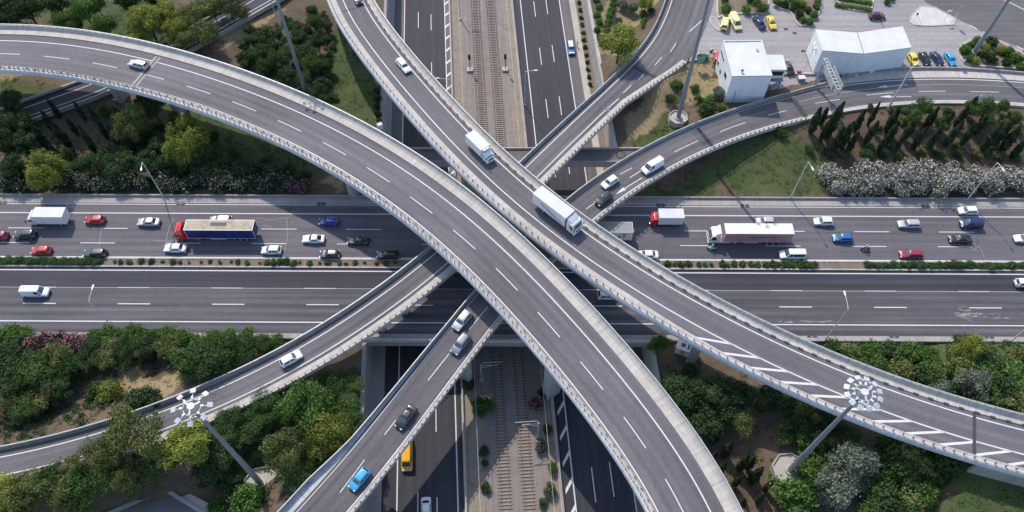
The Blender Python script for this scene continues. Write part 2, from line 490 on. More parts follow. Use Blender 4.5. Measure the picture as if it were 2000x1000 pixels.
# ---------------------------------------------------------------- terrain
def sstep(a, b, x):
    t = np.clip((x - a) / (b - a), 0, 1); return t * t * (3 - 2 * t)
def vnoise(x, y, sc, seed=0.):
    return np.array([mnoise((a * sc + seed, b * sc - seed, seed * .7)) for a, b in zip(np.ravel(x), np.ravel(y))]).reshape(np.shape(x))
def near(r, x, y, a, b):
    k = (r.s >= a) & (r.s <= b)
    X, Y, Z, TX, TY, S = r.X[k], r.Y[k], r.Z[k], r.TX[k], r.TY[k], r.s[k]
    x = np.asarray(x, float); y = np.asarray(y, float)
    d2 = (x[..., None] - X) ** 2 + (y[..., None] - Y) ** 2
    i = d2.argmin(-1)
    off = -(x - X[i]) * TY[i] + (y - Y[i]) * TX[i]
    al = (x - X[i]) * TX[i] + (y - Y[i]) * TY[i]
    return off, Z[i], S[i], np.abs(al)
def gz(x, y):
    x = np.asarray(x, float); y = np.asarray(y, float)
    q = x + KQ * y; m = y + KM * x
    g = 3.0 * sstep(102.5, 120, y) * sstep(33, 47, x)
    g = g + .9 * sstep(104, 135, y) * sstep(-30, -60, x)
    g = g + 4.0 * sstep(62, 52, y + .1 * (x - 60)) * sstep(34, 58, x)
    g = g + .5 * np.sin(x * .21 + y * .13) * np.sin(y * .17 - x * .05) * (1 - sstep(28, 34, x) * sstep(100, 125, y)) * sstep(0, 4, np.abs(m - 83) - 19) * sstep(0, 5, np.maximum(-24 - q, q - 31)) * .6
    def bank(r, a, b, lo, hi, dz, slope, ga, gb, cap=None):
        off, z, s, al = near(r, x, y, a, b)
        d = np.maximum(0, np.maximum(lo - off, off - hi)) + np.maximum(0, al - 1.)
        z = z + dz if cap is None else np.full_like(z, cap)
        w = sstep(ga[0], ga[1], s) if gb is None else sstep(gb[1], gb[0], s)
        return np.where(w > 0, (z - slope * d) * w + g * (1 - w), -99) if True else None
    for h in (bank(RC, -40, 62, -5.2, 1.4, -.5, .45, None, (30, 60)), bank(RD, -40, 14, -.6, 6.6, -.6, .5, None, (-4, 12)),
              bank(RC, 140, 215, -9, 1.5, -.16, .5, (142, 152), None), bank(RD, 122, 225, -.6, 9.0, -.16, .5, (124, 131), None),
              bank(RBb, 140, 206, -3.2, 6.2, 0, .16, (156.5, 159.5), None, cap=8.2)):
        g = np.maximum(g, h)
    w = sstep(100.2, 103, m) + sstep(65.8, 63, m)
    g = g * w + (-.12) * (1 - w)
    return g
def gz1(x, y): return float(gz(np.array([x]), np.array([y]))[0])
def on_ground(px, py, dz=0.):
    z = 0.
    for _ in range(6):
        p = P(px, py, z + dz); z = gz1(p[0], p[1])
    return (p[0], p[1], z)

def inpoly(x, y, poly):
    ins = np.zeros(np.shape(x), bool); n = len(poly)
    for i in range(n):
        x1, y1 = poly[i]; x2, y2 = poly[(i + 1) % n]
        if y1 == y2: continue
        c = ((y1 > y) != (y2 > y)) & (x < (x2 - x1) * (y - y1) / (y2 - y1) + x1)
        ins ^= c
    return ins
def pxpoly(pts, z=0.): return [P(a, b, z)[:2] for a, b in pts]
GREEN = [pxpoly(p) for p in (
    [(650, 65), (690, 80), (752, 180), (755, 280), (700, 270), (640, 200)],                       # grass between the flyovers
    [(340, 190), (520, 250), (640, 320), (620, 350), (440, 330), (330, 260)],
    [(1240, 385), (1330, 350), (1420, 300), (1520, 262), (1600, 290), (1600, 385)],
    [(1225, 280), (1290, 235), (1345, 245), (1280, 285)],
    [(1840, 905), (2010, 930), (2010, 1010), (1800, 1010)],
    [(1840, 930), (2030, 960), (2030, 1100), (1780, 1080)], [(1620, 665), (2010, 665), (2010, 800), (1840, 760), (1700, 710)],
    [(0, 0), (260, 0), (360, 110), (120, 50), (0, 40)], [(0, 170), (120, 170), (60, 260), (0, 300)],
    [(430, 850), (560, 740), (700, 740), (700, 800), (560, 960), (430, 960)])]
DRY = [pxpoly(p) for p in (
    [(170, 735), (240, 725), (365, 735), (372, 760), (300, 790), (260, 780), (200, 790), (165, 770)],
    [(1235, 205), (1330, 120), (1395, 110), (1410, 200), (1330, 225), (1240, 265)],
    [(430, 70), (530, 20), (560, 20), (460, 110)],
    [(590, 320), (650, 340), (655, 380), (610, 380)],
    [(1180, 0), (1290, 0), (1200, 130), (1165, 100)], [(0, 140), (50, 150), (30, 190), (0, 190)])]
def build_ground():
    qa = np.r_[-1500, -900, -600, -400, -280, -220, np.arange(-170, -23, 1.25)]
    qb = np.r_[np.arange(30.4, 150, 1.25), 165, 200, 260, 400, 600, 900, 1500]
    ya = np.r_[-900, -400, -150, -60, -20, 5, np.arange(18, 206, 1.25), 215, 235, 270, 330, 450, 700, 1100, 1700]
    V = []; Fc = []
    for side, qs in ((0, qa), (1, qb)):
        Q = np.repeat(qs[None, :], len(ya), 0).astype(float)
        edge = np.where(ya > 84, -21.75, -23.35)
        if side == 0:
            Q = np.concatenate([Q, edge[:, None]], 1)
        Y = np.repeat(ya[:, None], Q.shape[1], 1).astype(float)
        X = Q - KQ * Y
        Z = gz(X, Y)
        rough = vnoise(X, Y, .35, 3.1) * .22 * sstep(1, 5, np.abs(Y + KM * X - 83) - 19) * sstep(0, 3, np.maximum(-24 - Q, Q - 31))
        flat = sstep(33, 40, X) * sstep(117, 122, Y)
        Z = Z + rough * (1 - flat) - .02
        b = len(V); V += np.stack([X, Y, Z], -1).reshape(-1, 3).tolist(); w = Q.shape[1]
        for i in range(len(ya) - 1):
            for j in range(w - 1):
                k = b + i * w + j; Fc.append((k, k + 1, k + w + 1, k + w))
    me = bpy.data.meshes.new('ground'); me.from_pydata(V, [], Fc); me.shade_smooth()
    A = np.array(V); wx = A[:, 0] + vnoise(A[:, 0], A[:, 1], .18, 1.) * 4; wy = A[:, 1] + vnoise(A[:, 0], A[:, 1], .18, 9.) * 4
    for nm, polys, dflt in (('green', GREEN, .30), ('dry', DRY, .1)):
        a = me.attributes.new(nm, 'FLOAT', 'POINT')
        v = np.full(len(A), dflt)
        for p in polys: v[inpoly(wx, wy, p)] = .72
        far = (np.abs(A[:, 0]) > 130) | (A[:, 1] > 180) | (A[:, 1] < 25)
        if nm == 'green': v[far] = .5
        a.data.foreach_set('value', v.astype(np.float32))
    me.materials.append(M['ground_cover'])
    return tag(link('ground', me), 'brown earth and rough grass of the verges around the roads', 'ground', kind='structure')
build_ground()

# ---------------------------------------------------------------- the motorway (m = 66 .. 100)
XE = 420.
def mstrip(rb, m0, m1, z, x0=-XE, x1=XE, step=60):
    n = max(1, int((x1 - x0) / step)); xs = np.linspace(x0, x1, n + 1)
    for a, b in zip(xs, xs[1:]):
        rb.poly([(a, my(m0, a), z), (b, my(m0, b), z), (b, my(m1, b), z), (a, my(m1, a), z)], [(a, m0), (b, m0), (b, m1), (a, m1)])
    return rb
def mbox(rb, m0, m1, z0, z1, x0=-XE, x1=XE):
    mb = MB().prism([(x0, my(m0, x0)), (x1, my(m0, x1)), (x1, my(m1, x1)), (x0, my(m1, x0))], z0, z1)
    b = len(rb.v); rb.v += mb.v; rb.uv += [(v[0], v[1] + KM * v[0]) for v in mb.v]; rb.f += [tuple(i + b for i in f) for f in mb.f]; return rb
motor = tag(mstrip(RB(), 84.15, 97.9, 0.).build('motorway', 'asphalt_grey'), 'wide grey asphalt motorway crossing the picture', 'road', kind='structure')
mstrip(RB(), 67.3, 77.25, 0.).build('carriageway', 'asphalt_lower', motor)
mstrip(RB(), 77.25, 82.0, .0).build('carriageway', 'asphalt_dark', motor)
mk = RB()
mstrip(mk, 95.25, 95.47, .012); mstrip(mk, 97.6, 97.78, .012); mstrip(mk, 84.25, 84.5, .012)
mstrip(mk, 81.15, 81.37, .012); mstrip(mk, 69.62, 69.85, .012)
x_a = P(16, 445)[0]; x_b = P(157, 474)[0]; x_c = P(46, 591)[0]
for k in range(-12, 18):
    for m_, x0_, per, ln, w in ((91.45, x_a, 17.45, 7.3, .17), (87.8, x_b, 17.45, 7.1, .17), (73.6, x_c, 18.3, 6.3, .19)):
        mstrip(mk, m_ - w / 2, m_ + w / 2, .012, x0_ + k * per, x0_ + k * per + ln, 30)
mk.build('lane_marking', 'road_paint', motor)
mw = RB(); mstrip(mw, 77.2, 77.28, .012)
for k in range(-12, 18): mstrip(mw, 77.16, 77.34, .016, x_c + 17.4 + k * 18.3, x_c + 23.5 + k * 18.3, 30)
mw.build('lane_marking', 'worn_paint', motor)
mk = RB()   # central reserve: two kerbs and a soil strip
mbox(mk, 83.85, 84.15, -.1, .24); mbox(mk, 81.95, 82.25, -.1, .24)
mk.build('median_kerb', 'concrete', motor)
mbox(RB(), 82.25, 83.85, -.1, .14).build('median_strip', 'median_soil', motor)
mk = RB(); mbox(mk, 97.9, 99.6, -.1, .14); mbox(mk, 66.35, 67.3, -.1, .14)
mk.build('verge_strip', 'kerb_stone', motor)
mk = RB(); mbox(mk, 99.6, 99.9, -.1, .65); mbox(mk, 66.0, 66.35, -.1, .6)
mk.build('edge_wall', 'concrete_grey', motor)
mk = RB()
for px, py in ((5, 397), (352, 400), (627, 403), (1291, 407), (1455, 406), (1808, 405)):
    p = P(px, py); mbox(mk, 97.62, 98.35, .1, .155, p[0] - .9, p[0] - .1); mbox(mk, 97.62, 98.35, .1, .155, p[0] + .1, p[0] + .9)
for px in (1585, 1745, 1930):
    p = P(px, 656); mbox(mk, 66.9, 67.45, .1, .155, p[0] - .9, p[0] - .1); mbox(mk, 66.9, 67.45, .1, .155, p[0] + .1, p[0] + .9)
mk.build('drain_grate', 'dark_steel', motor)
# deck that carries the motorway over the sunken corridor
d_ = MB()
for (m0, m1) in ((65.6, 82.1), (82.15, 99.95)):
    a, b = qx(-23.9, 83), qx(31.2, 83)
    d_.prism([(a, my(m0, a)), (b, my(m0, b)), (b, my(m1, b)), (a, my(m1, a))], -1.55, -.1)
d_.build('bridge_deck', 'concrete_grey', motor)
pr = MB()
a, b = qx(-23, 66), qx(30.6, 66)
pr.prism([(a, my(65.6, a)), (b, my(65.6, b)), (b, my(65.97, b)), (a, my(65.97, a))], -.05, .8)
pr.build('bridge_parapet', 'concrete_fascia', motor)
def wiggle(rb, pts, w, z):
    for (a, b) in zip(pts, pts[1:]):
        a_ = Vector((a[0], a[1], z)); b_ = Vector((b[0], b[1], z)); n = Vector((-(b_ - a_).y, (b_ - a_).x, 0)).normalized() * w / 2
        rb.poly([tuple(a_ - n), tuple(b_ - n), tuple(b_ + n), tuple(a_ + n)])
cr = RB()
for line in ([(575, 412), (560, 430), (562, 452), (560, 475), (553, 505)], [(502, 425), (525, 430), (545, 427), (563, 425)], [(513, 440), (530, 444)], [(325, 468), (330, 445), (340, 425)],
             [(202, 436), (196, 460), (194, 480)], [(300, 470), (345, 471)], [(1900, 490), (1912, 470), (1925, 512)][0:1] + [(1912, 480), (1926, 512)]):
    wiggle(cr, [P(*p)[:2] for p in line], .12, .010)
cr.build('crack_sealing', 'asphalt_sealed', motor)
cr = RB(); rd_ = random.Random(9)
for k in range(70):   # pale dust and spill marks on the near carriageway
    x0 = P(1858 + abs(rd_.gauss(0, 38)), 606, 0); x, y = x0[0], my(72.1 + rd_.gauss(0, .55), x0[0]); l = rd_.uniform(.3, 2.2)
    cr.poly([(x, y, .006 + k * 1e-5), (x + l, y - .03, .006 + k * 1e-5), (x + l * .7, y + rd_.uniform(.04, .16), .006 + k * 1e-5)])
for k in range(26):
    x0 = P(1515 + rd_.uniform(0, 90), 628, 0); x, y = x0[0], my(70.35 + rd_.gauss(0, .12), x0[0]); l = rd_.uniform(.5, 2.5)
    cr.poly([(x, y, .006 + k * 1e-5), (x + l, y - .03, .006 + k * 1e-5), (x + l * .7, y + rd_.uniform(.04, .12), .006 + k * 1e-5)])
cr.build('dust_mark', 'lot_paving', motor)
cr = RB()
for line in ([(567, 403), (563, 430), (560, 470), (556, 500)], [(716, 405), (717, 440), (713, 500)], [(1783, 408), (1784, 425)], [(1290, 408), (1292, 440), (1295, 505)], [(1912, 445), (1908, 480), (1926, 512)],
             [(1390, 470), (1398, 512)], [(1905, 425), (1960, 460)]):
    wiggle(cr, [P(*p)[:2] for p in line], .10, .008)
cr.build('road_crack', 'asphalt_joint', motor)

# ---------------------------------------------------------------- the sunken corridor
def qpoly(q0, q1, y0, y1): return [(qx(q0, y0), y0), (qx(q1, y0), y0), (qx(q1, y1), y1), (qx(q0, y1), y1)]
Y0, Y1 = -500, 900
def qstrip(rb, q0, q1, z, y0=Y0, y1=Y1):
    rb.poly([(x, y, z) for x, y in qpoly(q0, q1, y0, y1)], [(y0, q0), (y0, q1), (y1, q1), (y1, q0)]); return rb
def qbox(mb, q0, q1, z0, z1, y0=Y0, y1=Y1): return mb.prism(qpoly(q0, q1, y0, y1), z0, z1)
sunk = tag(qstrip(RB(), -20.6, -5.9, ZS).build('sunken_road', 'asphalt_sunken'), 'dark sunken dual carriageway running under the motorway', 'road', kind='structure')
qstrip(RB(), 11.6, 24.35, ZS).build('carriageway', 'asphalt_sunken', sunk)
qstrip(RB(), 24.35, 27.0, ZS).build('shoulder', 'asphalt_shoulder', sunk)
qstrip(qstrip(RB(), -20.6, -17.85, ZS + .004, 84.5, Y1), -7.1, -5.9, ZS + .004, 84.5, Y1).build('shoulder', 'asphalt_shoulder', sunk)
mk = RB()
for q in (-17.85, -7.05, 13.72, 24.35): qstrip(mk, q - .11, q + .11, ZS + .012)
ya = [P(843, 55, ZS)[1], P(1059, 126, ZS)[1]]
for i, qs in enumerate(((-14.15, -10.75), (17.35, 20.72))):
    for q in qs:
        for k in range(-8, 8):
            y = (164.8 if i == 0 else 151.8) - 3.1 + k * 18.42 + (1.0 if q in (-14.15, 20.72) else 0)
            qstrip(mk, q - .09, q + .09, ZS + .012, y, y + 6.3)
for k in range(-6, 24):   # chevron bars on the two tapers
    y = 112 + k * 4.6
    if y > 100:
        mk.poly([(qx(-6.95, y), y, ZS + .014), (qx(-6.95, y + .8), y + .8, ZS + .014), (qx(-5.1, y + 3.0), y + 3.0, ZS + .014), (qx(-5.1, y + 2.2), y + 2.2, ZS + .014)])
    y = 20 + k * 4.9
    if y < 66 and k >= 0:
        mk.poly([(qx(12.2, y), y, ZS + .014), (qx(12.2, y + .9), y + .9, ZS + .014), (qx(13.62, y + 3.2), y + 3.2, ZS + .014), (qx(13.62, y + 2.3), y + 2.3, ZS + .014)])
mk.build('lane_marking', 'road_paint', sunk)
mb = MB(); qbox(mb, -22.6, -20.6, ZS - .3, ZS + .16); mb.build('side_strip', 'kerb_stone', sunk)
mb = MB(); qbox(mb, -23.5, -22.6, ZS - .3, ZS + .14, -500, 84); mb.build('side_strip', 'kerb_stone', sunk)
mb = MB(); qbox(mb, 27.0, 28.6, ZS - .3, ZS + .16); mb.build('side_strip', 'concrete', sunk)
mb = MB(); qbox(mb, 28.6, 30.4, ZS - .3, ZS + .1); mb.build('planting_strip', 'median_soil', sunk)
rb_ = tag(MB().prism(qpoly(-5.3, 11.2, Y0, Y1), ZS - .5, ZS - .02).build('railway_bed', 'ballast', uv='xy'), 'grey ballast bed of the railway between the sunken carriageways', 'ground', kind='structure')
mb = MB(); qbox(mb, -5.3, -2.2, ZS - .4, ZS + .05); qbox(mb, 8.6, 11.2, ZS - .4, ZS + .05)
mb.build('trackside_strip', 'trackside_dirt', rb_)
def jersey(name, q, label):
    o = MB().loft([[(qx(q + o_, y), y, ZS + z_) for o_, z_ in ((-.32, -.1), (-.32, .12), (-.13, .35), (-.1, 1.0), (.1, 1.0), (.13, .35), (.32, .12), (.32, -.1))] for y in (Y0, Y1)]).build(name, 'concrete')
    return tag(o, label, 'barrier')
jersey('crash_barrier', -5.6, 'pale concrete barrier between the left sunken carriageway and the railway')
jersey('crash_barrier', 11.45, 'pale concrete barrier between the railway and the right sunken carriageway')
w = MB(); qbox(w, -21.95, -21.5, ZS - .4, -.14, 84, 100); qbox(w, -23.55, -23.1, ZS - .4, -.14, 65.5, 84); qbox(w, -21.95, -21.5, ZS - .4, .12, 100, Y1); qbox(w, -23.55, -23.1, ZS - .4, .12, Y0, 65.5)
qbox(w, -22.1, -21.35, .12, .28, 100.2, Y1); qbox(w, -23.7, -22.95, .12, .28, Y0, 65.5)
tag(w.build('retaining_wall', 'concrete_grey'), 'grey concrete retaining wall along the left edge of the sunken road', 'wall')
w = MB(); qbox(w, 30.2, 30.7, ZS - .4, -.14, 65.5, 113.8); qbox(w, 30.2, 30.7, ZS - .4, .12, Y0, 65.5); qbox(w, 30.2, 30.7, ZS - .4, .12, 113.8, Y1); qbox(w, 30.0, 30.85, .12, .3, 113.8, Y1); qbox(w, 30.0, 30.85, .12, .3, Y0, 65.5)
tag(w.build('retaining_wall', 'concrete'), 'pale concrete retaining wall along the right edge of the sunken road', 'wall')

def track(q, label):
    t = tag(empty('railway_track', (qx(q, 100), 100, ZS)), label, 'railway track')
    t.rotation_euler = (0, 0, GA - math.pi / 2)
    for sx in (-.75, .75):
        MB().loft([[(sx + a, y, z) for a, z in ((-.09, .14), (-.05, .18), (-.05, .3), (.05, .3), (.05, .18), (.09, .14))] for y in (-150, 130)]).build('rail', 'rail_steel', t)
    s = MB()
    for k in range(-190, 200):
        s.box((0, k * .63, .08), (2.45, .23, .14))
    tag(s.build('sleeper_bed', 'sleeper_concrete', t), kind='stuff')
track(1.35, 'left railway track with rusty rails on concrete sleepers')
track(5.5, 'right railway track with rusty rails on concrete sleepers')

# service bridge beyond the motorway
sb = tag(empty('service_bridge', (qx(4, 111.5), 111.5, 0)), 'narrow grey service road bridge over the sunken road just beyond the motorway', 'bridge')
ox, oy = qx(4, 111.5), 111.5
def rel(poly): return [(x - ox, y - oy) for x, y in poly]
x0, x1 = qx(-24.5, 111), qx(46, 111)
MB().prism(rel([(x0, 109.5), (x1, 109.5), (x1, 113.5), (x0, 113.5)]), -1.5, 0.).build('deck', 'concrete_fascia', sb)
MB().sheet(rel([(x0, 109.8), (x1, 109.8), (x1, 113.2), (x0, 113.2)]), .012).build('road_surface', 'asphalt_shoulder', sb, uv='xy')
MB().prism(rel([(x0, 109.5), (x1, 109.5), (x1, 109.76), (x0, 109.76)]), .004, .32).build('kerb', 'concrete_grey', sb)
MB().prism(rel([(x0, 113.25), (x1, 113.25), (x1, 113.5), (x0, 113.5)]), .004, .5).build('parapet', 'concrete', sb)
p = P(1212, 302, .02); MB().torus((p[0] - ox, p[1] - oy, .03), 1.0, .13, 28, 5).build('manhole_ring', 'asphalt_joint', sb, smooth=60)

# ---------------------------------------------------------------- flyovers and ramps
def rail_run(ramp, a, b, off, z0, h, step, beam=(.14, .16), post=(.10, .10), out=0.0):
    r = RB(); o = F(off)
    r.solid(ramp, a, b, [(lambda s: o(s) - beam[0] / 2, z0 + h - beam[1]), (lambda s: o(s) + beam[0] / 2, z0 + h - beam[1]), (lambda s: o(s) + beam[0] / 2, z0 + h), (lambda s: o(s) - beam[0] / 2, z0 + h)])
    u = a
    while u < b:
        r.blk(ramp, u, o(u) + out, post[0], post[1], h - beam[1] * .5, z0); u += step
    return r
def deck_part(root, r, a, b, lo, hi, box=3.2, depth=2.0, name='deck'):
    lo, hi = F(lo), F(hi)
    prof = [(lo, -.03), (lo, -.75), (lambda s: lo(s) + 1.6, -1.0), (lambda s: lo(s) + box, -1.15), (lambda s: lo(s) + box + .5, -depth), (lambda s: hi(s) - box - .5, -depth),
            (lambda s: hi(s) - box, -1.15), (lambda s: hi(s) - 1.6, -1.0), (hi, -.75), (hi, -.03)]
    return RB().solid(r, a, b, prof).build(name, 'concrete_fascia', root)
def slab(r, a, b, o0, o1, z0, z1):
    return RB().solid(r, a, b, [(o0, z0), (o1, z0), (o1, z1), (o0, z1)])
def dashes(rb, r, off, items, ln, w=.17, dz=.016):
    for u in items: rb.ribbon(r, u - ln / 2, u + ln / 2, lambda s: F(off)(s) - w / 2, lambda s: F(off)(s) + w / 2, dz)
def line(rb, r, a, b, off, w=.2, dz=.016):
    rb.ribbon(r, a, b, lambda s: F(off)(s) - w / 2, lambda s: F(off)(s) + w / 2, dz)
def pier(root, r, u, off, w, l, zb=None, skew=0., flare=1.5, mat='concrete_pier', top=-1.95):
    p = r.pt(u, off, top); zb_ = (gz1(p[0], p[1]) - 1.5) if zb is None else zb
    a = r.ang(u) + skew
    rings = []
    for z, k in ((zb_, 1.), (p[2] - 3.2, 1.), (p[2] - .2, flare), (p[2] + .1, flare)):
        ring = []
        for sx, sy in ((-1, -1), (-.7, -1.25), (.7, -1.25), (1, -1), (1, 1), (.7, 1.25), (-.7, 1.25), (-1, 1)):
            dx, dy = sx * l / 2, sy * w / 2 * k / 1.1
            ring.append((p[0] + dx * math.cos(a) - dy * math.sin(a), p[1] + dx * math.sin(a) + dy * math.cos(a), z))
        rings.append(ring)
    return MB().loft(rings).build('pier', mat, root)

# flyover A: the broad one, upper left to bottom centre
A0, A1 = -38., 222.
fa = tag(empty('flyover', RA.pt(93, 0)), 'broad two lane concrete flyover curving from the upper left to the bottom centre', 'flyover')
def at_root(o, root): 
    o.parent = root; o.matrix_parent_inverse = Matrix.Translation(-Vector(root.location)); return o
def fparts(root, objs):
    for o in objs: at_root(o, root)
lo, hi = lin((0, -9.4), (30, -9.25), (70, -8.85), (186, -8.9)), lin((0, 4.25), (186, 4.25))
lf = lin((0, -7.95), (30, -7.9), (55, -7.35), (186, -7.35))
parts = [deck_part(None, RA, A0, A1, lo, hi)]
parts.append(RB().ribbon(RA, A0, A1, lambda s: lf(s) - .3, 1.95, .004).build('road_surface', 'asphalt_flyover'))
mk = RB(); line(mk, RA, A0, A1, 0, .22); line(mk, RA, A0, A1, lf, .22)
dashes(mk, RA, lin((0, -4.2), (40, -4.0), (60, -3.85), (110, -4.), (130, -3.65), (186, -3.85)), [3.3 + 11.9 * k for k in range(-3, 19)], 6.2)
parts.append(mk.build('lane_marking', 'road_paint'))
parts.append(slab(RA, A0, A1, 1.95, lambda s: hi(s) - .9, -.02, .17).build('walkway', 'concrete_walk'))
parts.append(slab(RA, A0, A1, lambda s: lo(s) + .0, lambda s: lf(s) - .3, -.02, .17).build('walkway', 'concrete_walk'))
parts.append(RB().solid(RA, A0, A1, [(lambda s: hi(s) - .92, -.02), (lambda s: hi(s) + .03, -.5), (lambda s: hi(s) + .03, .82), (lambda s: hi(s) - .2, .82), (lambda s: hi(s) - .5, .42), (lambda s: hi(s) - .92, .2)]).build('parapet', 'concrete'))
parts.append(rail_run(RA, A0, A1, lambda s: hi(s) - .1, .82, .34, 1.5, (.16, .12), (.14, .14)).build('guard_rail', 'galvanised'))
parts.append(rail_run(RA, A0, A1, lambda s: lf(s) - .5, .17, .55, 2.1, (.06, .22), (.24, .2), -.1).build('guard_rail', 'rail_weathered'))
parts.append(rail_run(RA, A0, A1, lambda s: lo(s) + .34, .17, .8, 1.2, (.05, .05), (.13, .13)).build('hand_rail', 'post_steel'))
parts.append(RB().solid(RA, A0, A1, [(lambda s: lo(s) - .06, -.8), (lambda s: lo(s) + .2, -.5), (lambda s: lo(s) + .26, .26), (lambda s: lo(s) + .12, .26), (lambda s: lo(s) - .08, -.05)]).build('edge_beam', 'edge_paint'))
u, _ = RA.projpx(285, 140)
parts.append(RB().ribbon(RA, u - .75, u - .15, lambda s: lf(s) - .2, 1.5, .022).ribbon(RA, u + .15, u + .75, lambda s: lf(s) - .2, 1.5, .022).build('expansion_joint', 'kerb_stone'))
parts.append(RB().ribbon(RA, u - .15, u + .15, lambda s: lf(s) - .2, 1.5, .024).build('expansion_joint', 'asphalt_joint'))
fparts(fa, parts)
for u, o, zb in ((25, -2.5, None), (RA.projpx(322, 200, -6)[0], -2.5, None), (RA.projpx(672, 365, -8)[0], -3.6, None), (RA.projpx(890, 560, -8)[0], -2.2, None), (RA.projpx(1070, 730, -10)[0], -5.0, ZS - .5), (200, -2.4, None)):
    at_root(pier(None, RA, u, o, 3.0, 1.8, zb), fa)

# flyover B
B0, B1 = -38., 204.
fb = tag(empty('flyover', RBb.pt(83, 0)), 'narrower concrete flyover with a hatched shoulder toward the lower right', 'flyover')
lo, hi = -3.35, 6.5
wi = lin((0, -1.55), (100, -1.6), (120, -2.35), (220, -2.4))
parts = [deck_part(None, RBb, B0, B1, lo, hi, 2.4)]
parts.append(RB().ribbon(RBb, B0, B1, wi, 5.0, .004).build('road_surface', 'asphalt_flyover'))
mk = RB(); line(mk, RBb, B0, B1, 0, .22); line(mk, RBb, B0, B1, 4.15, .22)
u0, _ = RBb.projpx(1356, 660)
for k in range(0, 28):
    ua = u0 + k * 5.0
    mk.poly([RBb.pt(ua, wi(ua) + .05, .016), RBb.pt(ua + 1.0, wi(ua) + .05, .016), RBb.pt(ua + 6.1, -.05, .016), RBb.pt(ua + 5.1, -.05, .016)])
parts.append(mk.build('lane_marking', 'road_paint'))
parts.append(slab(RBb, B0, B1, -3.35, wi, -.02, .17).build('walkway', 'concrete_walk'))
parts.append(slab(RBb, B0, B1, 5.0, 5.68, -.02, .17).build('walkway', 'concrete_walk'))
slot_me = MB().box((0, 0, 0), (.85, .34, .03)).mesh('drain_slot', 'dark_steel'); u = B0 + 1
while u < B1:
    o = link('drain_slot', slot_me, None); o.location = RBb.pt(u, 5.02, .17); o.rotation_euler = (0, 0, RBb.ang(u)); parts.append(o); u += 2.45
parts.append(RB().solid(RBb, B0, B1, [(5.66, -.02), (6.53, -.5), (6.53, .82), (6.3, .82), (6.05, .42), (5.66, .2)]).build('parapet', 'concrete'))
parts.append(rail_run(RBb, B0, B1, 6.4, .82, .34, 1.5, (.16, .12), (.14, .14)).build('guard_rail', 'galvanised'))
parts.append(rail_run(RBb, B0, B1, -2.95, .17, .7, 1.5, (.05, .05), (.17, .17)).build('hand_rail', 'post_steel'))
parts.append(RB().solid(RBb, B0, B1, [(-3.46, -1.0), (-3.2, -.8), (-3.05, -.3), (-3.05, .26), (-3.15, .26), (-3.5, -.12)]).build('edge_beam', 'edge_paint'))
for px, py, w in ((690, 17, .25), (1903, 845, .55)):
    u, _ = RBb.projpx(px, py); parts.append(RB().ribbon(RBb, u - w / 2, u + w / 2, wi, 4.95, .024).build('expansion_joint', 'asphalt_joint'))
u0 = RBb.projpx(1905, 880)[0] + .8
parts.append(RB().solid(RBb, u0, B1, [(-3.37, -9), (-2.9, -9), (-2.9, -.7), (-3.37, -.7)]).solid(RBb, u0, B1, [(6.0, -9), (6.5, -9), (6.5, -.7), (6.0, -.7)]).build('abutment_wall', 'concrete_grey'))
fparts(fb, parts)
for u, o, zb in ((RBb.projpx(708, 130, -6)[0], 1.5, None), (RBb.projpx(890, 345, -6)[0], 1.0, ZS - .5), (RBb.projpx(1362, 678, -8)[0], .6, None), (RBb.projpx(1600, 800, -8)[0], 1.5, None)):
    at_root(pier(None, RBb, u, o, 2.6, 1.6, zb, flare=1.35), fb)

# ramp C
C0, C1 = -36., 205.
rc = tag(empty('ramp_bridge', RC.pt(85, 0)), 'single lane ramp bridge from the left edge to the forecourt at the top', 'ramp')
lo = lin((0, -5.25), (120, -5.6), (140, -5.8), (150, -7.6), (160, -10.1), (220, -11)); hi = lin((0, 1.6), (120, 1.55), (140, 1.3), (175, 1.6))
rt = lin((0, -3.25), (135, -3.35), (148, -3.9), (162, -5.1), (220, -5.3))
cend = 158.
parts = [deck_part(None, RC, C0, cend, lo, hi, 1.8, 1.6)]
parts.append(RB().ribbon(RC, C0, cend - 5, lambda s: lo(s) + 1.35, lambda s: hi(s) - .35, .004).ribbon(RC, cend - 5, C1, lambda s: lo(s) + .35, lambda s: hi(s) - .35, .004).build('road_surface', 'asphalt_ramp'))
mk = RB(); line(mk, RC, C0, C1, 0, .2); line(mk, RC, C0, RC.projpx(1206, 191)[0], rt, .2)
for px, py in ((1225, 174), (1254, 148.5), (1286, 119.5), (1315, 93)): 
    u, o = RC.projpx(px, py); dashes(mk, RC, o, [u], 3.4)
parts.append(mk.build('lane_marking', 'road_paint'))
parts.append(slab(RC, C0, RC.projpx(1338, 120)[0], lo, lambda s: lo(s) + 1.35, -.02, .2).build('walkway', 'concrete_walk'))
parts.append(slab(RC, C0, C1, lambda s: hi(s) - .42, lambda s: hi(s) - .2, -.02, .16).build('kerb', 'kerb_stone'))
parts.append(RB().solid(RC, C0, C1, [(lambda s: hi(s) - .22, -.02), (lambda s: hi(s) + .03, -.4), (lambda s: hi(s) + .03, .72), (lambda s: hi(s) - .18, .72)]).build('parapet', 'concrete_grey'))
parts.append(rail_run(RC, C0, C1, lambda s: hi(s) - .08, .72, .26, 1.5, (.16, .12), (.14, .14)).build('guard_rail', 'galvanised'))
parts.append(rail_run(RC, C0, RC.projpx(1338, 120)[0], lambda s: lo(s) + .12, .0, .85, 1.2, (.07, .07), (.20, .24)).build('hand_rail', 'concrete'))
u, _ = RC.projpx(1252, 138); parts.append(RB().ribbon(RC, u - .6, u + .6, lambda s: lo(s) + 1.4, -.1, .02).build('expansion_joint', 'asphalt_joint'))
fparts(rc, parts)
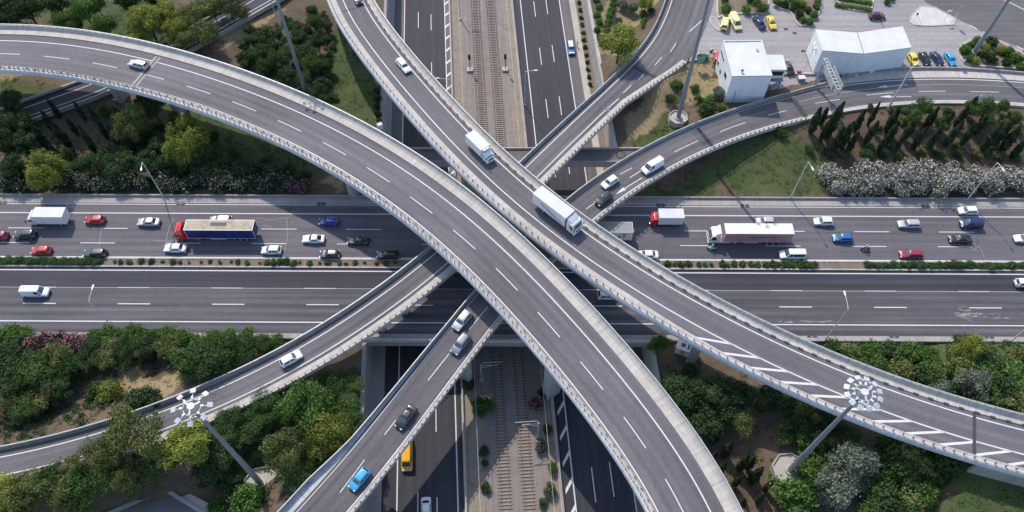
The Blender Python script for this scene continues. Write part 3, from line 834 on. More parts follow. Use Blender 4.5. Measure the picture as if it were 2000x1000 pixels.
for u, o, zb in ((72, -1.8, None), (RC.projpx(735, 620, -4)[0], -1.9, None), (RC.projpx(1062, 335, -4)[0], -1.9, ZS - .5), (RC.projpx(1265, 160, -3)[0], -2.6, None)):
    at_root(pier(None, RC, u, o, 2.2, 1.3, zb, top=-1.55, flare=1.25), rc)

# ramp D
D0, D1 = -36., 222.
rd = tag(empty('ramp_bridge', RD.pt(85, 0)), 'two lane ramp bridge from the bottom centre to the right edge', 'ramp')
hi = lin((-36, 8.6), (0, 8.4), (9, 7.4), (20, 7.1), (35, 6.75), (45, 6.75), (115, 6.75), (125, 7.0), (136, 7.9), (142, 8.8), (148, 10.0), (160, 10.15), (171, 10.0), (181, 9.65), (222, 9.6)); lo = lin((0, -.85), (75, -.75), (222, -1.1))
lf = lin((0, 6.3), (40, 6.05), (75, 6.2), (100, 5.9), (125, 6.2), (135, 6.75), (222, 6.85))
dend = 131.
parts = [deck_part(None, RD, D0, dend, lo, hi, 1.9, 1.6)]
parts.append(RB().ribbon(RD, D0, D1, -.3, lambda s: min(lf(s) + .45, hi(s) - .3), .004).build('road_surface', 'asphalt_ramp'))
mk = RB(); line(mk, RD, D0, D1, 0, .2); line(mk, RD, RD.projpx(1640, 169)[0], D1, lf, .22)
def pxdash(rb, r, a, b, w=.15):
    ua, oa = r.projpx(*a); ub, ob = r.projpx(*b)
    if ua > ub: ua, oa, ub, ob = ub, ob, ua, oa
    rb.ribbon(r, ua, ub, lin((ua, oa - w / 2), (ub, ob - w / 2)), lin((ua, oa + w / 2), (ub, ob + w / 2)), .016)
for a, b in (((877, 691), (836, 743)), ((773, 821), (751, 849)), ((712, 898), (664, 962)), ((953, 599), (916, 644)), ((1230, 347), (1251, 334)), ((1210, 341), (1234, 328)), ((1317, 297), (1363, 275)), ((1407, 257), (1456, 239)),
             ((1500, 225), (1536, 216)), ((1592, 202), (1640, 194)), ((1692, 186), (1745, 181)), ((1794, 179), (1847, 178)), ((1895, 179), (1951, 180)), ((1145, 408), (1162, 396))): pxdash(mk, RD, a, b)
def arrow(rb, r, a, b, w=.42):
    ua, oa = r.projpx(*a); ub, ob = r.projpx(*b)   # a tip, b tail
    f = lambda t, d: r.pt(ua + (ub - ua) * t, oa + (ob - oa) * t + d, .016)
    rb.poly([f(0, 0), f(.34, w), f(.34, .1), f(.34, -.1), f(.34, -w)]); rb.poly([f(.34, .09), f(1, .09), f(1, -.09), f(.34, -.09)])
for a, b in (((1202, 380), (1254, 347)), ((1718, 189), (1780, 189)), ((1712, 171), (1772, 165))): arrow(mk, RD, a, b)
parts.append(mk.build('lane_marking', 'road_paint'))
mk = RB(); line(mk, RD, D0, 62, lf, .18); line(mk, RD, 66, 130, lf, .14, .014)
line(mk, RD, 130, D1, lin((130, 4.6), (160, 5.0), (222, 5.0)), .08)
parts.append(mk.build('lane_marking', 'worn_paint'))
parts.append(slab(RD, D0, RD.projpx(1580, 232)[0], lo, -.3, -.02, .2).build('walkway', 'concrete_walk'))
parts.append(slab(RD, RD.projpx(1580, 232)[0], D1, lo, -.3, -.5, .14).build('kerb', 'concrete_walk'))
parts.append(slab(RD, 127, D1, lambda s: min(lf(s) + .45, hi(s) - .35), lambda s: hi(s) - .3, -.02, .12).build('walkway', 'concrete_walk'))
parts.append(RB().solid(RD, D0, 127, [(lambda s: hi(s) - .22, -.02), (lambda s: hi(s) + .03, -.4), (lambda s: hi(s) + .03, .72), (lambda s: hi(s) - .18, .72)]).build('parapet', 'concrete_grey'))
parts.append(rail_run(RD, D0, 127, lambda s: hi(s) - .08, .72, .26, 1.5, (.16, .12), (.14, .14)).build('guard_rail', 'galvanised'))
parts.append(RB().solid(RD, 127, D1, [(lambda s: hi(s) - .3, -.3), (lambda s: hi(s), -.3), (lambda s: hi(s), .78), (lambda s: hi(s) - .28, .78)]).build('edge_wall', 'kerb_stone'))
parts.append(rail_run(RD, D0, RD.projpx(1580, 232)[0], lambda s: F(lo)(s) + .12, .0, .85, 1.2, (.07, .07), (.20, .24)).build('hand_rail', 'concrete'))
for pa, pb, w_ in ((1375, 272, 1.3), (1540, 222, 1.0)):  # bands across the ramp, one darker, one slightly paler than its asphalt
    u, _ = RD.projpx(pa, pb); parts.append(RB().ribbon(RD, u - w_, u + w_, -.1, 6.1, .010).build('tone_band', 'asphalt_shoulder' if pa > 1500 else 'asphalt_lower'))
u, _ = RD.projpx(1561, 211); parts.append(RB().ribbon(RD, u - .6, u + .6, -.1, 5.9, .02).build('expansion_joint', 'asphalt_joint'))
fparts(rd, parts)
for u, o, zb in ((RD.projpx(922, 705, -4)[0], 2.2, ZS - .5), (9, 3.0, None), (RD.projpx(1180, 395, -4)[0], 2.8, ZS - .5), (118, 3, None)):
    at_root(pier(None, RD, u, o, 2.4, 1.4, zb, top=-1.55, flare=1.25), rd)

# local road that passes beneath flyover A, upper left
def local_road():
    cl = [(-160, 95), (-135, 107.5), (-111.3, 122.2), (-94.5, 132.4), (-78.6, 146.6), (-67.4, 157.8), (-52, 174), (-35, 195)]
    pts = []
    for i in range(len(cl) - 1):
        for t in np.linspace(0, 1, 6)[:-1]:
            p0, p1, p2, p3 = cl[max(i - 1, 0)], cl[i], cl[i + 1], cl[min(i + 2, len(cl) - 1)]
            pts.append(tuple(.5 * (2 * p1[k] + (p2[k] - p0[k]) * t + (2 * p0[k] - 5 * p1[k] + 4 * p2[k] - p3[k]) * t * t + (3 * p1[k] - p0[k] - 3 * p2[k] + p3[k]) * t ** 3) for k in (0, 1)))
    pts = np.array(pts); z = max(.5, float(gz(pts[:, 0], pts[:, 1]).max())) + .45
    d = np.gradient(pts, axis=0); d /= np.linalg.norm(d, axis=1)[:, None]; n = np.c_[-d[:, 1], d[:, 0]]
    def strip(rb, o0, o1, dz):
        a, b = pts + n * o0, pts + n * o1
        for i in range(len(pts) - 1):
            rb.poly([(*a[i], z + dz), (*a[i + 1], z + dz), (*b[i + 1], z + dz), (*b[i], z + dz)], [(i * 4, o0), (i * 4 + 4, o0), (i * 4 + 4, o1), (i * 4, o1)])
        return rb
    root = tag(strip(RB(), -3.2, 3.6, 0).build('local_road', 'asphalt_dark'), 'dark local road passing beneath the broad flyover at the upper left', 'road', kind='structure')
    mk = RB(); strip(mk, -1.6, -1.42, .014); strip(mk, 1.5, 1.68, .014); mk.build('lane_marking', 'road_paint', root)
    k = MB()
    for i in range(len(pts) - 1):
        for o in (-3.35, 3.7):
            a, b = pts[i] + n[i] * o, pts[i + 1] + n[i + 1] * o
            ang = math.atan2(b[1] - a[1], b[0] - a[0]); k.box(((a[0] + b[0]) / 2, (a[1] + b[1]) / 2, z + .05), (np.hypot(*(b - a)) + .05, .4, 1.1), ang)
    k.build('kerb_wall', 'concrete', root)
    return pts
LOCAL = local_road()

# ---------------------------------------------------------------- vehicles
CACHE = {}
SPEC = {  # length, width, height, belt, cowl, roof front, roof rear, tail
 'hatchback': (4.05, 1.76, 1.50, .96, 1.02, .30, -1.45, -1.92), 'sedan': (4.55, 1.80, 1.44, .94, 1.05, .35, -.95, -1.70), 'coupe': (4.50, 1.80, 1.38, .92, .95, .20, -.75, -1.85),
 'wagon': (4.60, 1.80, 1.49, .95, 1.10, .45, -1.80, -2.20), 'suv': (4.45, 1.86, 1.68, 1.06, 1.05, .40, -1.70, -2.10), 'small_van': (4.50, 1.86, 1.86, 1.08, 1.45, .85, -2.08, -2.2),
 'van': (5.2, 1.98, 2.05, 1.12, 1.75, 1.05, -2.45, -2.56), 'minivan': (5.15, 1.92, 1.92, 1.05, 1.62, .85, -2.35, -2.52), 'long_van': (6.4, 2.05, 2.45, 1.15, 2.55, 1.95, -3.08, -3.16)}
def car_parts(kind):
    if kind in CACHE: return CACHE[kind]
    L, W, H, B, xf0, xf1, xr1, xr0 = SPEC[kind]; h = W / 2; vanlike = 'van' in kind; sedan = kind in ('sedan', 'coupe')
    out = []
    st = [(-L / 2, .80, B - .30, .32), (-L / 2 + .06, .90, B - .10, .26), (-L / 2 + .28, .96, B + (.03 if not sedan else -.01), .22), (xr0 + .12, 1., B + .01, .2), (0, 1., B, .2), (xf0, .99, B - .01, .2),
          (xf0 + (L / 2 - xf0) * .5, .97, B - (.10 if not vanlike else .14), .2), (L / 2 - .22, .90, B - (.20 if not vanlike else .26), .22), (L / 2 - .06, .80, B - .32, .26), (L / 2, .68, B - .42, .32)]
    rings = []
    for x, k, zt, zb in st:
        w = h * k
        pr = [(-w * .9, zb), (-w, zb + .16), (-w, min(zt - .2, .72)), (-w * .975, zt - .08), (-w * .88, zt), (-w * .5, zt + .025), (0, zt + .035)]
        ring = [(x, y, z) for y, z in pr] + [(x, -y, z) for y, z in pr[-2::-1]]
        rings.append(ring)
    body = MB().loft(rings)
    hb, hr = h * .885, h * .71
    def ring(xa, xb, w, z, c):
        return [(xb - c, -w, z), (xb, -w + c, z), (xb + .05, 0, z), (xb, w - c, z), (xb - c, w, z), (xa + c, w, z), (xa, w - c, z), (xa - .03, 0, z), (xa, -w + c, z), (xa + c, -w, z)]
    body.loft([ring(xr0, xf0, hb, B - .05, .16), ring(xr1 - .04, xf1 + .05, hr + .02, H - .085, .14), ring(xr1 + .03, xf1 - .04, hr - .05, H - .02, .13), ring(xr1 + .3, xf1 - .25, hr - .25, H, .1)])
    out.append(('body', body.mesh('body', 'paint_white', smooth=38), 'BODY', []))
    # glass: points on the cabin's planes
    zb, zt = B - .05, H - .085
    def on(t, xb_, xt_, wb, wt): z = zb + (zt - zb) * t; return xb_ + (xt_ - xb_) * t, wb + (wt - wb) * t, z
    def pane(x0b, x0t, t0, t1, wb, wt, off=.014):
        (xa, wa, za), (xc, wc, zc) = on(t0, x0b, x0t, wb, wt), on(t1, x0b, x0t, wb, wt)
        s = 1 if x0b > 0 else -1
        nx = (zt - zb); nz = -(x0t - x0b); l = math.hypot(nx, nz); ox, oz = s * abs(nx) / l * off, abs(nz) / l * off
        return MB().add([(xa + ox, -wa, za + oz), (xa + ox + s * .05, 0, za + oz), (xa + ox, wa, za + oz), (xc + ox, wc, zc + oz), (xc + ox + s * .04, 0, zc + oz), (xc + ox, -wc, zc + oz)], [(0, 1, 4, 5), (1, 2, 3, 4)])
    out.append(('windscreen', pane(xf0, xf1 + .05, .10, .93, hb - .13, hr - .10).mesh('windscreen', 'glass_windscreen', smooth=40), None, []))
    out.append(('rear_window', pane(xr0, xr1 - .04, .22, .93, hb - .17, hr - .12).mesh('rear_window', 'glass_dark', smooth=40), None, []))
    ln = (xf0 - xr0); bp = xf0 - ln * (.44 if not vanlike else .36)
    def side(sg, a0, a1, c0, c1):
        def y(t): return sg * (hb + (hr + .02 - hb) * t + .012)
        t0, t1 = .16, .88
        return MB().add([(a0, y(t0), zb + (zt - zb) * t0), (a1, y(t0), zb + (zt - zb) * t0), (c1, y(t1), zb + (zt - zb) * t1), (c0, y(t1), zb + (zt - zb) * t1)], [(0, 1, 2, 3)])
    fr0, fr1 = xf0 - .32, xf1 - .10; rr0, rr1 = xr0 + .40, xr1 + .22
    for sg in (-1, 1):
        out.append(('side_window', side(sg, bp + .05, fr0, bp + .05, fr1).mesh('side_window', 'glass_dark'), None, []))
        if kind not in ('small_van', 'van', 'long_van'):
            out.append(('side_window', side(sg, rr0, bp - .05, rr1, bp - .05).mesh('side_window', 'glass_dark'), None, []))
        out.append(('headlight', MB().box((L / 2 - .16, sg * h * .66, B - .30), (.30, .36, .14), sg * -.25).mesh('headlight', 'lamp_clear', bevel=.03), None, []))
        out.append(('taillight', MB().box((-L / 2 + .07, sg * h * .74, B - .08), (.14, .26, .26)).mesh('taillight', 'lamp_red', bevel=.02), None, []))
        out.append(('mirror', MB().box((xf0 - .35, sg * (h + .09), B + .05), (.14, .2, .15)).mesh('mirror', 'BODY' if False else 'plastic_black', bevel=.03), None, []))
    out.append(('bumper', MB().box((L / 2 - .02, 0, .42), (.12, W * .66, .16)).mesh('bumper', 'plastic_black', bevel=.03), None, []))
    out.append(('bumper', MB().box((-L / 2 + .02, 0, .42), (.1, W * .7, .16)).mesh('bumper', 'plastic_black', bevel=.03), None, []))
    rw = .33 if not vanlike else .35
    for x in (L / 2 - .86, -L / 2 + .82):
        for sg in (-1, 1):
            out.append(wheel(x, sg * (h - .10), rw, .24))
    CACHE[kind] = out
    return out
def wheel(x, y, r, w):
    k = ('wheel', r, w)
    if k not in CACHE:
        a = MB().tube([(0, -w / 2, 0), (0, -w / 2 + .03, 0), (0, w / 2 - .03, 0), (0, w / 2, 0)], [r - .04, r, r, r - .04], 18).mesh('wheel', 'tyre_rubber', smooth=40)
        b = MB().tube([(0, -w / 2 - .008, 0), (0, w / 2 + .008, 0)], [r * .62] * 2, 14).mesh('rim', 'rim_alloy', smooth=40)
        CACHE[k] = (a, b)
    a, b = CACHE[k]
    return ('wheel', a, None, [('rim', b)], (x, y, r))
def assemble(name, parts, loc, rz, label, cat, colour=None, group=None, pitch=0.):
    root = empty(name, loc, rz); root.rotation_euler = (0, pitch, rz)
    tag(root, label, cat, group)
    for p in parts:
        o = link(p[0], p[1], root)
        if len(p) > 4: o.location = p[4]
        if p[2] == 'BODY' and colour:
            o.material_slots[0].link = 'OBJECT'; o.material_slots[0].material = M['paint_' + colour]
        for nm, me in p[3]: link(nm, me, o)
    return root
NAMES = {'hatchback': 'hatchback_car', 'sedan': 'sedan_car', 'coupe': 'coupe_car', 'wagon': 'estate_car', 'suv': 'suv_car', 'small_van': 'small_van', 'van': 'delivery_van', 'minivan': 'minivan', 'long_van': 'long_van'}
CATS = {'small_van': 'van', 'van': 'van', 'minivan': 'minivan', 'long_van': 'van'}
def spot(px, py, where, h=.75):
    if where == 'M': p = P(px, py, h); return (p[0], p[1], .005)
    if where == 'S': p = P(px, py, ZS + h); return (p[0], p[1], ZS + .005)
    if where == 'L': p = P(px, py, 3.02 + h); return (p[0], p[1], 3.03)
    r = where; u, o = r.projpx(px, py, h); return r.pt(u, o, .02)
def car(kind, colour, px, py, where, rz, label):
    l = spot(px, py, where)
    pitch = 0.
    if isinstance(where, Ramp):
        u, o = where.proj(l[0], l[1]); a = where.ang(u); rz = a if rz == '+' else a + math.pi
        dz = (float(np.interp(u + 2, where.s, where.Z)) - float(np.interp(u - 2, where.s, where.Z))) / 4
        pitch = -math.atan(dz) * (1 if abs(rz - a) < .1 else -1)
    return assemble(NAMES[kind], car_parts(kind), l, rz, label, CATS.get(kind, 'car'), colour, None, pitch)
LFT = math.pi - KM; RGT = -KM
for a in (
 ('hatchback', 'red', 185, 429, 'M', LFT, 'red hatchback just behind the white box truck on the motorway'),
 ('suv', 'black', 49, 458, 'M', LFT, 'black car beneath the white box truck on the motorway'),
 ('hatchback', 'dark_red', -4, 460, 'M', LFT, 'dark red car cut off by the left edge of the picture'),
 ('hatchback', 'red', 80, 489, 'M', LFT, 'red hatchback in the motorway lane beside the green median hedge'),
 ('wagon', 'charcoal', 185, 494, 'M', LFT, 'charcoal estate car beside the median hedge on the motorway'),
 ('sedan', 'silver', 290, 433, 'M', LFT, 'silver saloon ahead of the red lorry on the motorway'),
 ('sedan', 'white', 342, 484, 'M', LFT, 'white saloon alongside the cab of the red lorry'),
 ('wagon', 'silver', 431, 429, 'M', LFT, 'silver car half hidden behind the blue lorry trailer'),
 ('hatchback', 'white', 530, 488, 'M', LFT, 'white hatchback just behind the tail of the blue lorry trailer'),
 ('hatchback', 'royal', 642, 432, 'M', LFT, 'bright dark blue hatchback in the flyover shadow on the motorway'),
 ('coupe', 'white', 612, 466, 'M', LFT, 'white coupe in the middle motorway lane left of the flyovers'),
 ('sedan', 'bottle_green', 700, 469, 'M', LFT, 'very dark green saloon in the shadow left of the broad flyover'),
 ('hatchback', 'charcoal', 644, 496, 'M', LFT, 'dark hatchback by the median at the edge of the flyover shadow'),
 ('suv', 'black', 757, 497, 'M', LFT, 'black off-road car by the median nearest the broad flyover'),
 ('sedan', 'white', 1264, 497, 'M', LFT, 'white saloon coming out from under the narrower flyover'),
 ('hatchback', 'silver', 1495, 432, 'M', LFT, 'silver car half hidden behind the pink lorry trailer'),
 ('minivan', 'white', 1548, 497, 'M', LFT, 'white minivan below the tail of the pink lorry trailer'),
 ('hatchback', 'white', 1609, 432, 'M', LFT, 'white hatchback following the pink lorry in the far lane'),
 ('hatchback', 'blue', 1646, 464, 'M', LFT, 'mid blue hatchback behind the pink lorry trailer'),
 ('wagon', 'silver', 1776, 437, 'M', LFT, 'pale silver estate car in the far motorway lane'),
 ('wagon', 'dark_red', 1780, 496, 'M', LFT, 'dark red estate car by the median on the right'),
 ('hatchback', 'white', 1891, 411, 'M', LFT, 'white hatchback on the motorway hard shoulder'),
 ('small_van', 'navy', 1897, 437, 'M', LFT, 'navy blue van just below the white car on the shoulder'),
 ('sedan', 'black', 1876, 466, 'M', LFT, 'black saloon beneath the navy van on the right of the motorway'),
 ('sedan', 'white', 2003, 465, 'M', LFT, 'white car cut off by the right edge on the far carriageway'),
 ('van', 'white', 69, 570, 'M', RGT, 'white delivery van alone on the near carriageway at the left'),
 ('hatchback', 'white', 1187, 576, 'M', RGT, 'white car in the gap between the two flyovers'),
 ('hatchback', 'white', 2003, 552, 'M', RGT, 'white car cut off by the right edge on the near carriageway'),
 ('wagon', 'silver', 270, 125, RA, '-', 'silver estate car alone on the broad flyover by its joint'),
 ('wagon', 'white', 788, 127, RBb, '+', 'white car on the narrower flyover near the top'),
 ('sedan', 'black', 697, -6, RBb, '+', 'black car at the top edge on the narrower flyover'),
 ('hatchback', 'white', 568, 700, RC, '+', 'white car on the single lane ramp at the lower left'),
 ('suv', 'silver', 903, 625, RD, '-', 'silver grey car on the lower ramp nearest the broad flyover'),
 ('suv', 'steel_grey', 900, 671, RD, '-', 'slate grey car following the silver car on the lower ramp'),
 ('sedan', 'black', 793, 814, RD, '-', 'black saloon halfway down the lower ramp'),
 ('hatchback', 'sky_blue', 702, 935, RD, '-', 'bright light blue hatchback at the bottom of the lower ramp'),
 ('van', 'white', 1274, 325, RD, '-', 'white panel van on the ramp right of the flyovers'),
 ('hatchback', 'white', 1191, 355, RD, '-', 'white hatchback between the panel van and the black car on the ramp'),
 ('hatchback', 'black', 1179, 388, RD, '-', 'black hatchback on the right ramp about to pass beneath the flyover'),
 ('long_van', 'bus_yellow', 795, 886, 'S', GA + math.pi, 'long yellow van emerging from under the lower ramp in the sunken road'),
 ('sedan', 'white', 832, 996, 'S', GA + math.pi, 'white car at the bottom edge in the sunken road'),
 ('wagon', 'blue', 1115, 93, 'S', GA + math.pi, 'blue and white car stopped on the sunken road shoulder'),
 ('small_van', 'pale_yellow', 1416, 45, 'L', R(75), 'pale yellow van at the left end of the parking bays, seen from the back'),
 ('van', 'pale_yellow', 1436, 43, 'L', R(-80), 'taller pale yellow van in the parking bays, facing the viewer'),
 ('sedan', 'navy', 1483, 43, 'L', R(108), 'navy saloon parked between the yellow van and the yellow pickup'),
 ('sedan', 'yellow', 1507, 43, 'L', R(-86), 'yellow pickup with light bar at the right end of the parking bays'),
 ('hatchback', 'maroon', 1714, 30, 'L', R(2), 'maroon hatchback parked by the round planter kerb'),
 ('hatchback', 'yellow', 1784, 115, 'L', R(-82), 'yellow hatchback first in the row beside the long white building'),
 ('hatchback', 'black', 1807, 114, 'L', R(-80), 'black car second in the row beside the yellow hatchback'),
 ('sedan', 'navy', 1831, 114, 'L', R(-78), 'dark navy car parked between the black and the light blue cars'),
 ('hatchback', 'sky_blue', 1857, 115, 'L', R(-82), 'light blue hatchback last in the row beside the planted island'),
 ('sedan', 'black', 1540, 131, 'L', R(98), 'black car parked behind the small white cabin'),
 ('hatchback', 'red', 1402, 112, 'L', R(80), 'red car peeping out from behind the square white building'),
): car(*a)
pk = [o for o in SC.objects if o.get('label', '').startswith('yellow pickup')][0]
MB().box((.05, 0, 1.52), (.28, 1.0, .13)).build('light_bar', 'hi_vis', pk, bevel=.03)
pk = [o for o in SC.objects if o.get('label', '').startswith('blue and white car')][0]
MB().side([(-2.24, .975), (-2.28, .99), (-1.85, 1.47), (-1.55, 1.525), (.15, 1.525), (.45, 1.46), (.40, 1.44), (.1, 1.50), (-1.5, 1.5), (-1.78, 1.43)], -.58, .58).build('roof_stripe', 'paint_white', pk)
MB().box((2.0, 0, .845), (.42, 1.3, .1)).build('bonnet_panel', 'paint_white', pk, bevel=.03)

# lorries ------------------------------------------------------------
def cab_parts(xf, xb, W, H, colour, zf=.55, deflector=None, rake=.35):
    h = W / 2; out = []
    prof = [(xb, zf), (xf - .02, zf), (xf + .06, zf + .35), (xf + .04, 1.35), (xf - .06, 1.75), (xf - rake, H - .22), (xf - rake - .25, H), (xb, H + .02)]
    out.append(('cab', MB().side(prof, -h, h).mesh('cab', 'paint_' + colour, bevel=.10, smooth=35), None, []))
    a = (xf - .03, 1.72); b = (xf - rake + .02, H - .30)
    nx, nz = b[1] - a[1], -(b[0] - a[0]); l = math.hypot(nx, nz); nx, nz = nx / l * .03, nz / l * .03
    out.append(('windscreen', MB().quad((a[0] + nx, -h + .16, a[1] + nz), (a[0] + nx, h - .16, a[1] + nz), (b[0] + nx, h - .2, b[1] + nz), (b[0] + nx, -h + .2, b[1] + nz)).mesh('windscreen', 'glass_windscreen'), None, []))
    for sg in (-1, 1):
        y = sg * (h + .012)
        out.append(('side_window', MB().add([(xf - .22, y, 1.62), (xf - .18 - rake, y, H - .42), (xf - rake - .85, y, H - .42), (xf - rake - .95, y, 1.62)], [(0, 1, 2, 3)]).mesh('side_window', 'glass_dark'), None, []))
        out.append(('mirror', MB().box((xf + .1, sg * (h + .17), 1.95), (.14, .24, .5)).mesh('mirror', 'plastic_black', bevel=.03), None, []))
        out.append(('headlight', MB().box((xf + .03, sg * h * .76, .85), (.12, .38, .2)).mesh('headlight', 'lamp_clear', bevel=.03), None, []))
    out.append(('grille', MB().box((xf + .045, 0, 1.05), (.05, W * .55, .5)).mesh('grille', 'plastic_black'), None, []))
    out.append(('bumper', MB().box((xf - .02, 0, .5), (.22, W * .98, .3)).mesh('bumper', 'paint_' + colour, bevel=.05), None, []))
    out.append(('roof_hatch', MB().box((xf - rake - .75, 0, H + .03), (.5, .55, .06)).mesh('roof_hatch', 'dark_steel', bevel=.02), None, []))
    if deflector:
        d = deflector
        out.append(('wind_deflector', MB().loft([[(xf - rake - .45, y * .82, H - .02) for y in (-h, h)] + [(xf - rake - .45, y * .7, H + .05) for y in (h, -h)], [(xb + .1, y * .98, H - .02) for y in (-h, h)] + [(xb + .1, y * .92, d) for y in (h, -h)]]).mesh('wind_deflector', 'paint_' + colour, bevel=.05), None, []))
    return out
def box_parts(x0, x1, W, z0, z1, wall, roof, name='cargo_box', rail='pale_steel', thick=.06):
    h = W / 2; out = []
    out.append((name, MB().box(((x0 + x1) / 2, 0, (z0 + z1) / 2 - .02), (x1 - x0, W, z1 - z0 - .04)).mesh(name, wall, bevel=.02), None, []))
    out.append(('roof', MB().box(((x0 + x1) / 2, 0, z1 - .005), (x1 - x0 - .1, W - .1, .05)).mesh('roof', roof, bevel=.015), None, []))
    fr = MB()
    for sg in (-1, 1):
        fr.box(((x0 + x1) / 2, sg * (h - .02), z1 - .03), (x1 - x0 + .02, .09, .10)); fr.box(((x0 + x1) / 2, sg * (h - .01), z0 + .06), (x1 - x0 + .02, .06, .14))
        for x in (x0, x1): fr.box((x, sg * (h - .01), (z0 + z1) / 2), (.10, .08, z1 - z0 + .02))
    for x in (x0, x1): fr.box((x, 0, z1 - .03), (.09, W, .11))
    n = int((x1 - x0) / 1.25) if 'paint' in wall else 0
    for k in range(1, n):
        for sg in (-1, 1): fr.box((x0 + (x1 - x0) * k / n, sg * (h + .001), (z0 + z1) / 2), (.045, .03, z1 - z0 - .2))
    out.append(('frame', fr.mesh('frame', rail), None, []))
    return out
def chassis(x0, x1, z=.75, mat='dark_steel', W=.9): return ('chassis', MB().box(((x0 + x1) / 2, 0, z), (x1 - x0, W, .28)).mesh('chassis', mat, bevel=.02), None, [])
def wheels(xs, W, r=.5, w=.32): return [wheel(x, sg * (W / 2 - w / 2 - .02), r, w) for x in xs for sg in (-1, 1)]
def truck(name, parts, px, py, where, rz, label, h=1.9, cat='truck'):
    if isinstance(where, Ramp):
        u, o = where.projpx(px, py, h); l = where.pt(u, o, .02); rz = where.ang(u)
    else:
        p = P(px, py, h); l = (p[0], p[1], .005)
    return assemble(name, parts, l, rz, label, cat)
# white box lorry, far left
truck('box_truck', cab_parts(4.0, 2.3, 2.3, 2.6, 'white', deflector=3.3) + box_parts(-4.0, 2.15, 2.45, .95, 3.45, 'paint_box_white', 'white_roof') + [chassis(-3.9, 3.6)] + wheels((3.0, -2.4), 2.3, .46),
      93, 423, 'M', LFT, 'white box truck at the far left of the motorway')
# red tractor with blue curtain trailer
parts = cab_parts(8.2, 6.2, 2.5, 3.15, 'lorry_red', deflector=3.85, rake=.28) + box_parts(-8.2, 5.5, 2.55, 1.1, 4.0, 'blue_curtain', 'tan_tarp', 'trailer_box', 'pale_steel')
parts += [chassis(-7.9, 5.4, .95), ('side_skirt', MB().box((4.6, 0, .78), (3.6, 2.4, .5)).mesh('side_skirt', 'paint_lorry_red', bevel=.05), None, []), ('side_guard', MB().box((-.3, 0, .75), (3.2, 2.45, .18)).mesh('side_guard', 'pale_steel'), None, [])]
parts += wheels((7.0, 3.5, -3.6, -4.9, -6.2), 2.5)
rl = truck('articulated_lorry', parts, 420, 449, 'M', LFT, 'articulated lorry with red cab and blue curtain trailer under a tan roof', 2.3, 'lorry')
MB().box((-1.2, -.2, 4.03), (3.2, .9, .03)).build('roof_patch', 'asphalt_shoulder', rl)
MB().box((3.3, -.3, 4.03), (.25, .25, .05)).build('roof_patch', 'white_roof', rl)
# white tractor with pink trailer
parts = cab_parts(8.2, 6.1, 2.5, 3.0, 'box_white', deflector=3.85, rake=.4) + box_parts(-8.2, 5.4, 2.55, 1.1, 4.0, 'pink_curtain', 'pink_roof', 'trailer_box', 'white_roof')
parts += [chassis(-7.9, 5.4, .95), ('side_skirt', MB().box((4.5, 0, .78), (3.8, 2.4, .5)).mesh('side_skirt', 'paint_box_white', bevel=.05), None, []), ('side_guard', MB().box((-.3, 0, .75), (3., 2.45, .15)).mesh('side_guard', 'pale_steel'), None, [])]
parts += wheels((7.0, 3.5, -3.6, -4.9, -6.2), 2.5)
sm = MB(); r2 = random.Random(3); x = -5.6
while x < .2:
    w = r2.uniform(.16, .42); hh = r2.uniform(.16, .4); sm.box((x + w / 2, 1.285, 2.75 + r2.uniform(-.03, .03)), (w, .012, hh)); x += w + r2.uniform(.02, .09)
parts.append(('lettering', sm.mesh('lettering', 'smudge_letters'), None, []))
truck('articulated_lorry', parts, 1465, 456, 'M', LFT, 'articulated lorry with white cab and faded pink trailer', 2.3, 'lorry')
# red cab box truck
truck('box_truck', cab_parts(3.3, 1.9, 2.1, 2.35, 'lorry_red', rake=.5) + box_parts(-3.3, 1.75, 2.35, .9, 3.2, 'paint_box_white', 'white_roof') + [chassis(-3.2, 3.0)] + wheels((2.3, -1.9), 2.1, .42),
      1302, 424, 'M', LFT, 'small truck with red cab and white box right of the flyovers')
# trailer half hidden under flyover B
parts = cab_parts(6.0, 4.2, 2.5, 2.9, 'white') + box_parts(-6.0, 4.0, 2.55, 1.0, 3.7, 'paint_box_white', 'lot_paving', 'cargo_box', 'white_roof') + [chassis(-5.8, 5.5)] + wheels((4.9, -3.2, -4.4), 2.5)
bt = truck('box_truck', parts, 1176, 452, 'M', LFT, 'white truck whose tail shows from under the narrower flyover', 2.2)
fc = bpy.data.curves.new('lettering', 'FONT'); fc.body = 'aT'; fc.size = 1.9; fc.extrude = .006; fc.offset = .03; fc.align_x = 'RIGHT'
fo = link('lettering', fc, bt); fo.rotation_euler = (R(90), 0, R(180)); fo.location = (-4.9, 1.30, 1.75); fc.materials.append(M['smudge_letters'])
bpy.context.view_layer.update()
lm = bpy.data.meshes.new_from_object(fo.evaluated_get(bpy.context.evaluated_depsgraph_get())); lmx = fo.matrix_basis.copy(); bpy.data.objects.remove(fo)
lo_ = link('lettering', lm, bt); lo_.matrix_basis = lmx; lo_.location = (-4.9, 1.30, 1.75)
